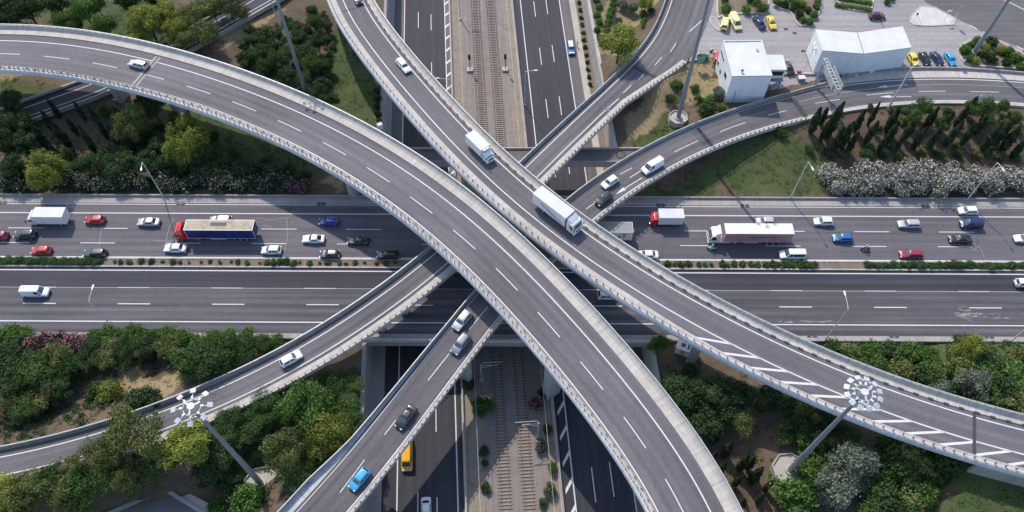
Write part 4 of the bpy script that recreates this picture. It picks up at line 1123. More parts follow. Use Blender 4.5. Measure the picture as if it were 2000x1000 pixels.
# the two trucks on flyover B
truck('refrigerated_truck', cab_parts(3.35, 1.7, 2.0, 2.3, 'white', .45, rake=.75) + box_parts(-3.3, 1.7, 2.2, .85, 3.05, 'paint_box_white', 'white_roof') + [('cooler_unit', MB().box((1.95, 0, 2.75), (.5, 1.5, .5)).mesh('cooler_unit', 'pale_steel', bevel=.06), None, []), chassis(-3.2, 3.1)] + wheels((2.35, -1.8), 2.0, .40),
      938, 288, RBb, 0, 'white refrigerated box truck on the narrower flyover beyond the big white lorry', 1.6)
parts = cab_parts(5.2, 3.3, 2.45, 2.95, 'white', deflector=3.75, rake=.3) + box_parts(-5.2, 2.95, 2.5, 1.0, 3.75, 'paint_box_white', 'white_roof') + [chassis(-5.0, 4.8)] + wheels((4.1, -2.6), 2.4, .5)
parts.append(('graphic', MB().add([(-3.4, -1.268, 2.5), (-2.9, -1.268, 2.95), (-1.0, -1.268, 2.6), (2.6, -1.268, 1.45), (2.6, -1.268, 1.2), (.4, -1.268, 1.3), (-1.4, -1.268, 1.9)], [(0, 1, 2, 6), (2, 3, 4, 5, 6)]).mesh('graphic', 'grey_graphic'), None, []))
parts.append(('door_stripe', MB().add([(3.5, -1.245, 2.75), (3.8, -1.245, 2.75), (4.9, -1.245, 1.0), (4.4, -1.245, .9)], [(0, 1, 2, 3)]).mesh('door_stripe', 'orange_stripe'), None, []))
parts.append(('rear_fairing', MB().box((3.12, 0, 2.0), (.28, 2.35, 2.2)).mesh('rear_fairing', 'maroon_panel', bevel=.03), None, []))
truck('box_truck', parts, 1089, 412, RBb, 0, 'large white box lorry with grey swoosh on the narrower flyover', 2.0, 'lorry')

# motorcycles and people ----------------------------------------------
def person(name, joints, edges, rads, loc, rz, label, mat, extra=()):
    me = bpy.data.meshes.new('person'); me.from_pydata(joints, edges, [])
    o = link(name, me); md = o.modifiers.new('skin', 'SKIN')
    for i, r in enumerate(rads):
        me.skin_vertices[0].data[i].radius = (r, r)
    me.skin_vertices[0].data[0].use_root = True
    o.modifiers.new('sub', 'SUBSURF').levels = 1
    dg = bpy.context.evaluated_depsgraph_get(); dg.update()
    me2 = bpy.data.meshes.new_from_object(o.evaluated_get(dg)); me2.materials.clear(); me2.materials.append(M[mat])
    o.modifiers.clear(); o.data = me2; me2.shade_smooth()
    o.location = loc; o.rotation_euler = (0, 0, rz); tag(o, label, 'person')
    for nm, mb, m in extra: mb.build(nm, m, o, smooth=50)
    return o
def ball(c, r, sz=1.):
    mb = MB(); rings = []
    for i in range(7):
        a = math.pi * (i + .02) / 6.04 - math.pi / 2
        rings.append([(c[0] + r * math.cos(a) * math.cos(2 * math.pi * k / 12), c[1] + r * math.cos(a) * math.sin(2 * math.pi * k / 12), c[2] + r * sz * math.sin(a)) for k in range(12)])
    return mb.loft(rings)
def motorcycle(px, py, label, rider_label, shirt, colour):
    l = spot(px, py, 'M', .6)
    t = tag(empty('motorcycle', l, LFT), label, 'motorcycle')
    for x in (.68, -.68):
        w = MB().torus((x, 0, .31), .25, .065, 22, 8, Matrix.Rotation(R(90), 3, 'X')).build('wheel', 'tyre_rubber', t, smooth=60)
        MB().tube([(x, -.05, .31), (x, .05, .31)], .17, 12).build('rim', 'rim_alloy', w)
    MB().loft([[(x, y * w, z) for y, z in ((-1, zb), (-1, zt - .05), (-.5, zt), (.5, zt), (1, zt - .05), (1, zb))] for x, w, zb, zt in ((-.85, .06, .62, .76), (-.5, .13, .45, .78), (0, .16, .3, .82), (.3, .17, .35, .98), (.55, .12, .5, .95), (.75, .05, .6, .85))]).build('bodywork', colour, t, smooth=45)
    MB().loft([[(x, y * w, z) for y, z in ((-1, .77), (-1, .84), (1, .84), (1, .77))] for x, w in ((-.8, .09), (-.3, .15), (.05, .1))]).build('seat', 'plastic_black', t, bevel=.02)
    MB().tube([(.62, -.36, 1.02), (.68, -.12, 1.0), (.68, .12, 1.0), (.62, .36, 1.02)], .02, 6).build('handlebar', 'dark_steel', t)
    MB().tube([(.5, -.08, .92), (.68, -.08, .32)], .03, 6).tube([(.5, .08, .92), (.68, .08, .32)], .03, 6).build('fork', 'pale_steel', t)
    MB().box((.78, 0, .86), (.1, .18, .16)).build('headlight', 'lamp_clear', t, bevel=.03)
    J = [(-.25, 0, .92), (-.15, 0, 1.2), (-.02, 0, 1.42), (.02, 0, 1.52), (.0, -.2, 1.40), (.25, -.3, 1.2), (.58, -.33, 1.05), (.0, .2, 1.40), (.25, .3, 1.2), (.58, .33, 1.05), (-.22, -.14, .9), (.18, -.24, .86), (-.08, -.22, .42), (.06, -.22, .36), (-.22, .14, .9), (.18, .24, .86), (-.08, .22, .42), (.06, .22, .36)]
    E_ = [(0, 1), (1, 2), (2, 3), (2, 4), (4, 5), (5, 6), (2, 7), (7, 8), (8, 9), (0, 10), (10, 11), (11, 12), (12, 13), (0, 14), (14, 15), (15, 16), (16, 17)]
    Rr = [.17, .16, .17, .07, .085, .065, .045, .085, .065, .045, .11, .09, .06, .05, .11, .09, .06, .05]
    person('person', J, E_, Rr, (l[0], l[1], l[2] + .01), LFT, rider_label, shirt, (('helmet', ball((.06, 0, 1.66), .145, 1.1), 'lamp_white'),))
motorcycle(1391, 484, 'white motorcycle beside the cab of the pink lorry', 'person in a teal top and white helmet riding beside the pink lorry', 'cloth_teal', 'paint_white')
motorcycle(1691, 485, 'dark motorcycle riding near the median behind the white minivan', 'person in grey and a pale helmet riding the dark motorcycle', 'cloth_grey', 'plastic_black')
J = [(0, 0, .92), (0, 0, 1.15), (0, 0, 1.38), (0, 0, 1.5), (0, 0, 1.62), (0, -.2, 1.38), (.05, -.26, 1.1), (.15, -.24, .86), (0, .2, 1.38), (.03, .27, 1.1), (.08, .27, .84), (0, -.1, .88), (.03, -.12, .48), (0, -.13, .06), (.13, -.14, .03), (0, .1, .88), (-.03, .12, .48), (-.06, .13, .06), (.07, .14, .03)]
E_ = [(0, 1), (1, 2), (2, 3), (3, 4), (2, 5), (5, 6), (6, 7), (2, 8), (8, 9), (9, 10), (0, 11), (11, 12), (12, 13), (13, 14), (0, 15), (15, 16), (16, 17), (17, 18)]
Rr = [.15, .14, .16, .06, .09, .075, .055, .04, .075, .055, .04, .1, .075, .055, .045, .1, .075, .055, .045]
p = P(1127, 92, ZS)
person('person', J, E_, Rr, (p[0], p[1], ZS + .165), R(170), 'person in dark clothes standing beside the stopped blue and white car', 'cloth_dark', (('hair', ball((-.01, 0, 1.71), .1, 1.1), 'plastic_black'), ('vest', MB().tube([(0, 0, 1.0), (0, 0, 1.2), (0, 0, 1.42)], [.19, .19, .2], 12), 'hi_vis')))

# ---------------------------------------------------------------- service area at the upper right (level 3 m)
ZL = 3.02
lot = RB(); lot.poly([(*p, ZL) for p in pxpoly([(1330, -40), (2200, -40), (2200, 75), (2000, 90), (1990, 135), (1800, 130), (1650, 150), (1590, 168), (1505, 178), (1500, 120), (1395, 112), (1345, 120), (1352, 95), (1318, 60)], ZL)])
lot = tag(lot.build('parking_area', 'lot_paving'), 'pale paved forecourt of the service area at the upper right', 'parking area', kind='structure')
rdp = RB(); rdp.poly([(*p, ZL + .02) for p in pxpoly([(1796, -60), (1806, 3), (1840, 22), (1888, 46), (1930, 68), (1990, 92), (2060, 120), (2400, 150), (2400, -60)], ZL)])
rdp = tag(rdp.build('side_road', 'asphalt_shoulder'), 'dark asphalt side road at the upper right corner', 'road', kind='structure')
mk = RB()
for a, b, w in (((1958, -2), (2010, 24), .25), ((1893, 49), (1908, 57), .3), ((1920, 62), (1925, 65), .3), ((1985, 90), (2010, 102), .25)):
    wiggle(mk, [P(*a, ZL)[:2], P(*b, ZL)[:2]], w, ZL + .034)
mk.build('lane_marking', 'road_paint', rdp)
mk = RB(); a, b = P(1336, 72, ZL)[:2], P(1377, 35, ZL)[:2]; wiggle(mk, [a, b], .22, ZL + .13); 
mk.build('lane_marking', 'road_paint', lot)
mk = RB()
for px, py in ((1535, 57), (1552, 65), (1569, 100)):
    p = P(px, py, ZL); mk.poly([(p[0] - .5, p[1] - .4, ZL + .012), (p[0] + .5, p[1] - .4, ZL + .012), (p[0] + .5, p[1] + .4, ZL + .012), (p[0] - .5, p[1] + .4, ZL + .012)])
for ln in ([(1360, 140), (1352, 110), (1390, 60)],): pass
wiggle(mk, [P(1718, 40, ZL)[:2], P(1727, 55, ZL)[:2]], .15, ZL + .012)
mk.build('drain_grate', 'asphalt_joint', lot)
def smooth_poly(pts, it=2):
    for _ in range(it):
        o = []
        for i in range(len(pts)):
            a, b = pts[i], pts[(i + 1) % len(pts)]
            o += [(a[0] * .75 + b[0] * .25, a[1] * .75 + b[1] * .25), (a[0] * .25 + b[0] * .75, a[1] * .25 + b[1] * .75)]
        pts = o
    return pts
def planter(px, label, kh=.32, kw=.42, soil='median_soil', cat='planter', name='planter', sm=2):
    poly = pxpoly(px, ZL); poly = smooth_poly(poly, sm) if sm else poly
    c = np.mean(poly, 0)
    root = tag(empty(name, (c[0], c[1], ZL)), label, cat)
    a = sum(poly[i][0] * poly[(i + 1) % len(poly)][1] - poly[(i + 1) % len(poly)][0] * poly[i][1] for i in range(len(poly)))
    if a < 0: poly = poly[::-1]
    poly = [(x - c[0], y - c[1]) for x, y in poly]
    inner = []
    n = len(poly)
    for i in range(n):
        p0, p1, p2 = Vector(poly[i - 1]), Vector(poly[i]), Vector(poly[(i + 1) % n])
        d = ((p1 - p0).normalized() + (p2 - p1).normalized()).normalized(); inner.append((p1.x - d.y * kw, p1.y + d.x * kw))
    MB().sheet(inner, kh - .06).build('soil', soil, root, uv='xy')
    k = MB().loft([[(x, y, -.1) for x, y in poly], [(x, y, kh) for x, y in poly], [(x, y, kh) for x, y in inner], [(x, y, kh - .15) for x, y in inner]], False)
    k.build('kerb', 'concrete_walk', root, fix=True)
    return root
planter([(1398, 42), (1412, 30), (1480, 27), (1500, 30), (1506, -30), (1400, -30)], 'planter with clipped shrubs behind the yellow vans')
planter([(1512, -30), (1514, 18), (1543, 22), (1556, 52), (1575, 52), (1600, 30), (1606, 8), (1604, -30)], 'leaf shaped planter with hedge between the parking bays and the drive')
planter([(1622, -30), (1628, 2), (1655, 20), (1690, 24), (1707, 18), (1706, -30)], 'round planter with rows of low hedge behind the maroon car')
planter([(1717, -30), (1722, 8), (1742, 6), (1758, -8), (1755, -30)], 'small corner planter to the right of the maroon car')
planter([(1870, 92), (1890, 80), (1928, 66), (1965, 90), (2010, 110), (2010, 138), (1960, 134), (1885, 129), (1872, 112)], 'planted island with mixed shrubs around the far mast')
planter([(1770, 40), (1806, 3), (1888, 48), (1790, 53)], 'pale paved traffic island with two sign posts', .16, .3, 'island_paving', 'traffic island', 'traffic_island', 1)
planter([(1382, 38), (1397, 30), (1412, 62), (1398, 60)], 'narrow paved kerb island left of the yellow vans', .2, .3, 'kerb_stone', 'kerb island', 'kerb_island', 1)

def building_square():
    z0, h = ZL, 8.0
    pts = [P(1412, 80, 11)[:2], P(1488, 79, 11)[:2], P(1508, 148, 11)[:2], P(1430, 149, 11)[:2]]
    c = np.mean(pts, 0); poly = [(x - c[0], y - c[1]) for x, y in pts]
    t = tag(empty('white_building', (c[0], c[1], z0)), 'square white flat roofed building beside the ramp', 'building')
    MB().prism(poly, -.6, h - .25).build('wall', 'white_panel', t)
    inn = [(x * .955, y * .965) for x, y in poly]
    MB().sheet(inn, h - .12).build('roof', 'white_roof', t)
    k = MB().loft([[(x * 1.012, y * 1.01, h - .25) for x, y in poly], [(x * 1.012, y * 1.01, h + .12) for x, y in poly], [(*p, h + .12) for p in inn], [(*p, h - .2) for p in inn]], False)
    k.build('roof_parapet', 'white_roof', t)
    # windows on the left wall (between corners 0 and 3)
    a, b = Vector((*poly[0], 0)), Vector((*poly[3], 0)); d = (b - a).normalized(); n = Vector((d.y, -d.x, 0)); n = n if n.x < 0 else -n
    for u, z, w, hh in ((.10, 5.9, .5, .7), (.18, 5.9, .5, .7), (.26, 5.9, .5, .7), (.34, 5.9, .5, .7), (.66, 4.7, 1.6, 1.3), (.10, 2.4, .9, 1.1), (.34, 2.4, .9, 1.1)):
        p = a + (b - a) * u + n * .01; ang = math.atan2(d.y, d.x)
        f = MB().box((p.x, p.y, z), (w + .16, .10, hh + .16), ang).build('window', 'pale_steel', t)
        MB().box((p.x + n.x * .04, p.y + n.y * .04, z), (w, .05, hh), ang).build('pane', 'glass_dark', f)
    for px, py in ((1449, 141), (1478, 97)):
        p = P(px, py, z0 + h); v = MB().tube([(p[0] - c[0], p[1] - c[1], h - .15), (p[0] - c[0], p[1] - c[1], h + .45)], .18, 10).build('roof_vent', 'pale_steel', t)
        MB().box((p[0] - c[0], p[1] - c[1], h + .5), (.6, .5, .16), .3).build('vent_cap', 'dark_steel' if px < 1460 else 'pale_steel', v, bevel=.03)
    p0 = Vector((*poly[3], 0)); p1 = Vector((*poly[2], 0)); q = p0 + (p1 - p0) * .22
    MB().tube([(q.x, q.y - .12, -.3), (q.x, q.y - .12, 3.6)], .07, 8).build('downpipe', 'grey_steel', t)
    for u in (.33, .66):
        q = p0 + (p1 - p0) * u; MB().box((q.x, q.y - .004, h / 2 - .4), (.035, .02, h - .9)).build('panel_joint', 'sign_back', t)
building_square()
def building_long():
    z0, h = ZL, 7.0
    pts = [P(px, py, z0 + h)[:2] for px, py in ((1592, 59), (1674, 65), (1763, 53), (1780, 93), (1687, 105), (1606, 99))]
    c = np.mean(pts, 0); poly = [(x - c[0], y - c[1]) for x, y in pts]
    t = tag(empty('white_building', (c[0], c[1], z0)), 'long white panel clad building with a bent roof beside the sign gantry', 'building')
    MB().prism(poly, .35, h - .05).build('wall', 'white_panel', t)
    MB().prism([(x * .99, y * .98) for x, y in poly], -.5, .35).build('plinth', 'dark_steel', t)
    a, b, cc, d, e, f = poly
    for quad in ((a, b, e, f), (b, cc, d, e)):
        m = np.mean(quad, 0); qd = [(m[0] + (x - m[0]) * 1.0, m[1] + (y - m[1]) * 1.03) for x, y in quad]
        s = 1 if quad[0] is a else -1
        qd = [(x - s * (.07 if (abs(x - b[0]) < .6 or abs(x - e[0]) < .6) else 0), y) for x, y in qd]
        MB().prism(qd, h - .04, h + .16).build('roof', 'white_roof', t, bevel=.03)
    MB().prism([(b[0] - .12, b[1]), (b[0] + .12, b[1]), (e[0] + .12, e[1]), (e[0] - .12, e[1])], h - .1, h + .10).build('roof_gutter', 'dark_steel', t)
    for i in (0, 1):
        p, q = (f, e) if i == 0 else (e, d)
        for u in ((.25, .5, .75) if i == 0 else (.02, .3, .6, .85)):
            x, y = p[0] + (q[0] - p[0]) * u, p[1] + (q[1] - p[1]) * u
            MB().box((x, y - .003, h / 2 + .1), (.03, .02, h - .7), math.atan2(q[1] - p[1], q[0] - p[0])).build('panel_joint', 'sign_back', t)
    # the gable at the left: roller door and wall lamp
    va, vf = Vector((*a, 0)), Vector((*f, 0)); dd = (vf - va).normalized(); n = Vector((dd.y, -dd.x, 0)); n = n if n.x < 0 else -n; ang = math.atan2(dd.y, dd.x)
    m = va + (vf - va) * .38 + n * .02
    MB().box((m.x, m.y, 2.2), (.06, .06, 4.2), ang).build('panel_joint', 'sign_back', t)
    m = va + (vf - va) * .72 + n * .02; MB().box((m.x, m.y, 1.9), (2.2, .06, 3.0), ang).build('door', 'paint_box_white', t)
    m = va + (vf - va) * .58 + n * .25; MB().tube([(m.x - n.x * .25, m.y - n.y * .25, 5.0), (m.x, m.y, 5.05), (m.x + n.x * .3, m.y + n.y * .3, 4.95)], [.2, .3, .24], 10).build('wall_lamp', 'lamp_white', t)
    for u, p, q in ((.75, f, e), (.93, f, e), (.05, e, d)):
        x, y = p[0] + (q[0] - p[0]) * u, p[1] + (q[1] - p[1]) * u
        MB().box((x, y - .35, .7), (.8, .5, .7), .1).build('air_unit', 'pale_steel', t, bevel=.05)
building_long()
def cabin():
    p = P(1517, 122, ZL + 6.2); t = tag(empty('service_cabin', (p[0], p[1], ZL)), 'small white cabin raised on a steel frame beside the square building', 'cabin')
    MB().box((0, 0, 5.0), (3.5, 4.6, 2.4)).build('cabin_wall', 'white_panel', t, bevel=.04)
    MB().box((0, 0, 6.24), (3.7, 4.8, .12)).build('roof', 'white_roof', t, bevel=.04)
    w = MB().box((0, -2.32, 5.1), (2.6, .06, 1.2)).build('window', 'glass_dark', t)
    for x in (-1.6, 1.6):
        for y in (-2.1, 2.1): MB().box((x, y, 1.9), (.18, .18, 3.9)).build('post', 'grey_steel', t)
    f = MB()
    for z in (1.4, 2.9):
        f.box((0, -2.1, z), (3.3, .1, .14)); f.box((-1.6, 0, z), (.1, 4.2, .14)); f.box((1.6, 0, z), (.1, 4.2, .14))
    f.build('brace', 'grey_steel', t)
    s = MB()
    for k in range(8): s.box((-1.5 + k * .33, -2.9, .3 + k * .4), (.34, 1.0, .06))
    s.build('stair', 'grey_steel', t)
    MB().box((-.2, -2.9, 3.7), (3.6, 1.1, .08)).build('landing', 'grey_steel', t)
cabin()
# odds and ends behind the ramp
p = P(1565, 154, ZL + .5); t = tag(empty('equipment_box', (p[0], p[1], ZL - .4), .1), 'grey equipment box on the dirt left of the sign gantry', 'box')
MB().box((0, 0, .75), (1.6, 1.1, 1.3)).build('casing', 'grey_steel', t, bevel=.05); MB().box((0, 0, 1.44), (1.7, 1.2, .08)).build('lid', 'pale_steel', t, bevel=.02)
p = P(1560, 142, ZL + .4); t = tag(empty('traffic_barrier', (p[0], p[1], ZL), .1), 'red plastic traffic barrier beside the small cabin', 'barrier')
MB().side([(-.7, 0), (-.55, .1), (-.5, .95), (.5, .95), (.55, .1), (.7, 0)], -.22, .22).build('shell', 'paint_red', t, bevel=.05); MB().box((0, 0, .04), (1.5, .6, .08)).build('foot', 'plastic_black', t)
wl = []
for a, b in (((1520, 146), (1592, 146)), ((1592, 146), (1625, 150))):
    p, q = P(*a, ZL), P(*b, ZL); MBx = MB().box(((p[0] + q[0]) / 2, (p[1] + q[1]) / 2, ZL + .1), (math.hypot(q[0] - p[0], q[1] - p[1]), .5, .9), math.atan2(q[1] - p[1], q[0] - p[0])); wl.append(MBx)
wl[0].add(wl[1].v, wl[1].f)
tag(wl[0].build('low_wall', 'concrete_walk'), 'low pale wall between the forecourt and the ramp below the red barrier', 'wall')

# ---------------------------------------------------------------- lamps, masts, signs
def lamp_head(mb, p, d):
    d = Vector(d).normalized(); s = Vector((-d.y, d.x, 0)); p = Vector(p); rings = []
    for t, w, h in ((-.1, .07, .05), (.1, .12, .09), (.45, .2, .13), (.8, .19, .12), (1.0, .08, .05)):
        rings.append([p + d * t + s * (w * math.cos(a)) + Vector((0, 0, h * math.sin(a))) for a in [2 * math.pi * k / 10 for k in range(10)]])
    return mb.loft(rings)
def street_lamp(base, h, arm, label, sc=1., r0=.13, group='street lamps along the roads'):
    t = tag(empty('street_lamp', base), label, 'street lamp', group)
    MB().tube([(0, 0, -.3), (0, 0, h * .5), (0, 0, h)], [r0, r0 * .75, r0 * .5], 10).build('pole', 'pale_steel', t, smooth=50)
    MB().tube([(0, 0, -.2), (0, 0, .12)], .3, 8).build('base_plate', 'concrete_grey', t)
    a = Vector((*arm, 0)); l = a.length
    MB().tube([(0, 0, h - .15), tuple(a * .3 + Vector((0, 0, h + .12))), tuple(a + Vector((0, 0, h + .2)))], [.06, .05, .045], 8).build('arm', 'pale_steel', t, smooth=50)
    lamp_head(MB(), tuple(a * .96 + Vector((0, 0, h + .2))), a).build('lamp_head', 'lamp_white', t, smooth=50)
    return t
def lampx(px, py, h, arm, label, z=None, r0=.13):
    p = P(px, py, z) if z is not None else on_ground(px, py); street_lamp(p, h, arm, label, r0=r0)
lampx(320, 385, 11.4, (.3, -1.5), 'street lamp on the far motorway edge left of the broad flyover', .15)
lampx(1543, 388, 12.0, (.3, -1.5), 'street lamp on the far motorway edge by the grass at the right', .15)
lampx(1888, 391, 12.3, (.3, -1.6), 'street lamp in front of the white flowering shrubs at the right', .15)
lampx(1610, 666, 12.4, (0, 2.6), 'street lamp on the near motorway edge to the right of the narrower flyover', .15)
lampx(228, 648, 11.6, (0, 2.4), 'street lamp behind the pink flowering shrub on the near motorway edge', .15)
lampx(1973, 668, 12.0, (0, 2.4), 'street lamp on the near motorway edge at the right border', .15)
lampx(243, 72, 11.5, (-1.6, -.4), 'street lamp behind the broad flyover at the upper left')
lampx(548, 60, 10, (-1.5, -.3), 'street lamp beside the local road at the top left of centre')
lampx(882, 205, 8.5, (-2.3, .15), 'street lamp by the chevron markings of the left sunken carriageway', ZS)
lampx(1025, 205, 11, (2.0, .1), 'street lamp on the barrier right of the railway tracks', ZS)
lampx(1565, 150, 9, (.2, .6), 'slim lamp post between the small cabin and the long white building', ZL, .07)
lampx(1734, 213, 12.5, (.6, .4), 'thick pale lamp post standing by the right ramp above the cypresses', 3.2, .26)
for px, py, hh in ((932, 735, 6), (1052, 840, 6)):
    pass
def high_mast(base, h, label, nlamp, plinth=3.0, turn=0., r0=.52, ph=.5, inner=True):
    t = tag(empty('lighting_mast', base, turn), label, 'lighting mast')
    MB().tube([(0, 0, .2), (0, 0, h * .33), (0, 0, h * .66), (0, 0, h)], [r0, r0 * .8, r0 * .62, r0 * .45], 14).build('pole', 'grey_steel', t, smooth=50)
    oc = lambda r: [(r * math.cos(math.pi / 8 + k * math.pi / 4), r * math.sin(math.pi / 8 + k * math.pi / 4)) for k in range(8)]
    MB().prism(oc(plinth), -3, ph).build('plinth', 'concrete', t)
    MB().loft([[(*p, ph - .02) for p in oc(plinth)], [(*p, ph + .35) for p in oc(plinth)], [(*p, ph + .35) for p in oc(plinth - .16)], [(*p, ph - .02) for p in oc(plinth - .16)]], False).build('plinth_rim', 'concrete_walk', t)
    MB().tube([(0, 0, ph), (0, 0, ph + .35)], r0 * 1.75, 16).build('base_flange', 'concrete_walk', t)
    MB().tube([(0, 0, h - .9), (0, 0, h + .3)], .5, 12).build('head_collar', 'pale_steel', t)
    MB().torus((0, 0, h - .2), 1.15, .06, 28, 6).build('lamp_ring', 'pale_steel', t, smooth=60)
    for k in range(3):
        a = 2 * math.pi * k / 3 + .4
        MB().box((.6 * math.cos(a), .6 * math.sin(a), h + .1), (1.3, .26, .2), a).build('ring_spoke', 'floodlight_grey', t, bevel=.02)
    for k in range(nlamp):
        a = 2 * math.pi * k / nlamp; d = Vector((math.cos(a), math.sin(a), 0))
        r = 2.35 if nlamp < 10 else 2.2
        m = Matrix.Rotation(a, 3, 'Z') @ Matrix.Rotation(R(18), 3, 'Y')
        f = MB().box(tuple(d * r + Vector((0, 0, h - .2))), (.70, .74, .22), rot=m).build('floodlight', 'floodlight_grey', t, bevel=.05)
        MB().tube([tuple(d * 1.15 + Vector((0, 0, h - .2))), tuple(d * 2.1 + Vector((0, 0, h - .2)))], .05, 6).build('bracket', 'pale_steel', f)
        if inner: MB().box(tuple(d * 1.35 + Vector((0, 0, h - .1))), (.42, .28, .22), a).build('gear_box', 'pale_steel', f, bevel=.02)
    return t
bp = on_ground(511, 946); high_mast((bp[0], bp[1], max(bp[2], .3)), 34, 'tall floodlight mast with eight lamps at the lower left', 8, 2.9, .15)
bp = on_ground(1541, 920); high_mast((bp[0], bp[1], max(bp[2], .3)), 33, 'tall floodlight mast with twelve lamps in front of the hatched flyover', 12, 3.0, .1)
bp = on_ground(1323, 236); high_mast((bp[0], bp[1], bp[2] + .5), 39, 'tall mast rising from an octagonal plinth between the two right ramps', 8, 2.2)
bp = on_ground(598, 185); high_mast((bp[0], bp[1], max(bp[2], .2)), 30.5, 'tall mast behind the broad flyover among the dark trees', 8, 2.6)
bp = P(1900, 106, ZL); high_mast((bp[0], bp[1], ZL), 34, 'tall mast rising from the planted island at the upper right', 8, .9, ph=.6)

def post_sign(p, h, label, kind):
    t = tag(empty('road_sign', p), label, 'road sign')
    MB().tube([(0, 0, -.2), (0, 0, h)], .05, 8).build('post', 'pale_steel', t)
    return t
def disc(p, r, facing, y=.04, tilt=0.):
    m = Matrix.Rotation(facing, 3, 'Z') @ Matrix.Rotation(tilt, 3, 'X')
    mb = MB(); v = [[m @ Vector((r * math.cos(a), yy, r * math.sin(a))) + Vector(p) for a in [2 * math.pi * k / 22 for k in range(22)]] for yy in (-y / 2, y / 2)]
    return mb.loft(v)
q = RC.pt(RC.projpx(1196, 228, .5)[0], -4.6, .1); t = post_sign(q, 2.2, 'round sign with a dark ring on the parapet of the single lane ramp', 0)
d = disc((0, -.06, 1.9), .52, 0, tilt=R(-35)).build('sign_plate', 'lamp_white', t); 
MB().torus((0, -.09, 1.9), .38, .085, 24, 5, Matrix.Rotation(R(55), 3, 'X')).build('sign_ring', 'sign_back', d)
q = on_ground(1908, 203); t = post_sign((q[0], q[1], max(q[2], 3)), 2.4, 'round white sign facing the right ramp above the cypresses', 0)
d = disc((0, -.06, 2.2), .5, 0, tilt=R(-30)).build('sign_plate', 'lamp_white', t); MB().torus((0, -.1, 2.2), .45, .05, 24, 5, Matrix.Rotation(R(60), 3, 'X')).build('sign_ring', 'sign_back', d)
q = P(1872, 135, ZL); t = post_sign(q, 2.8, 'oval mirror sign on the wall beside the planted island', 0)
disc((0, -.06, 2.6), .5, .3).build('sign_plate', 'lamp_white', t)
q = P(1784, 42, ZL); t = post_sign(q, 2.5, 'small round blue sign on the traffic island', 0); d = disc((0, -.06, 2.3), .34, .3, tilt=R(-25)).build('sign_plate', 'sign_blue', t)
q = P(1843, 42, ZL); t = post_sign(q, 3.2, 'pale rectangular sign board on the traffic island', 0); MB().box((.0, -.08, 3.2), (1.3, .08, .5), .2).build('sign_plate', 'lamp_white', t)
q = P(1857, 46, ZL); t = post_sign(q, 5.0, 'tall narrow twin post sign at the tip of the traffic island', 0); MB().tube([(.5, .3, -.1), (.5, .3, 5)], .05, 8).build('post', 'pale_steel', t); MB().box((.25, .12, 4.2), (.75, .08, 1.8), .55).build('sign_plate', 'sign_back', t)
q = on_ground(1384, 118); q = (q[0], q[1], max(q[2], 2.4)); t = post_sign(q, 2.6, 'square olive sign on a post beside the square white building', 0)
d = MB().box((0, -.08, 2.9), (1.2, .08, 1.3), .5).build('sign_plate', 'lamp_white', t); MB().box((.02, -.128, 2.9), (1.02, .03, 1.12), .5).build('sign_face', 'sign_olive', d)
q = on_ground(1360, 138); q = (q[0], q[1], max(q[2], 2.0)); t = post_sign(q, 4.2, 'green direction sign behind the mast between the two right ramps', 0)
MB().tube([(1.2, .35, -.2), (1.2, .35, 4.2)], .05, 8).build('post', 'pale_steel', t)
d = MB().box((.6, .08, 3.3), (2.1, .08, 2.5), .28).build('sign_plate', 'sign_green', t)
wr = MB(); m3 = Matrix.Rotation(.28, 3, 'Z')
for z, bars in ((4.1, ((-.7, .5), (.1, .9))), (3.6, ((-.6, .9), (.5, .5))), (3.0, ((-.7, .6), (.2, .7))), (2.5, ((-.5, 1.0),))):
    for x, w in bars: wr.box(m3 @ Vector((x + w / 2 - .3, -.055, 0)) + Vector((.6, .08, z)), (w, .02, .14), .28)
wr.build('lettering', 'lamp_white', d)
MB().box((.0, -.08, 1.6), (.5, .05, .5), .28).build('lower_plate', 'hi_vis', t)

def gantry():
    b = P(1588, 170, ZL); t = tag(empty('sign_gantry', b), 'cantilever sign gantry with slatted sign backs over the right ramp', 'sign gantry')
    H = 8.2
    MB().tube([(0, 0, -.4), (.0, 0, H)], [.3, .24], 12).build('post', 'galvanised', t, smooth=50)
    e = Vector(P(1637, 176, ZL + H)) - Vector(b); e.z = 0; L = e.length; d = e.normalized(); a = math.atan2(d.y, d.x); s = Vector((-d.y, d.x, 0))
    tr = MB()
    for so in (-.4, .4):
        for z in (H - .5, H + .3): tr.box(tuple(d * L / 2 + s * so + Vector((0, 0, z))), (L + .6, .14, .14), a)
    n = 9
    for k in range(n + 1):
        c = d * (L * k / n)
        tr.box(tuple(c + Vector((0, 0, H + .3))), (.3, .8, .1), a); tr.box(tuple(c + Vector((0, 0, H - .5))), (.12, .8, .1), a)
        for so in (-.4, .4): tr.box(tuple(c + s * so + Vector((0, 0, H - .1))), (.1, .1, .8), a)
    tr.build('truss', 'galvanised', t)
    for lo_, hi_, zc, hh in ((.34, 1.02, H - .1, 3.0),):
        w = (hi_ - lo_) * L; c = d * (L * (lo_ + hi_) / 2) + s * .58
        pl = MB().box(tuple(c + Vector((0, 0, zc))), (w, .07, hh), a).build('sign_plate', 'sign_back', t)
        rb = MB()
        for k in range(6):
            c2 = d * (L * lo_ + w * (k + .5) / 6)
            rb.box(tuple(c2 + s * .51 + Vector((0, 0, zc))), (.12, .09, hh), a)
        rb.build('rib', 'pale_steel', pl)
    c = d * (L * .55) - s * .55
    MB().box(tuple(c + Vector((0, 0, H - .6))), (L * .6, .07, 1.6), a).build('walkway_grille', 'sign_back', t)
gantry()
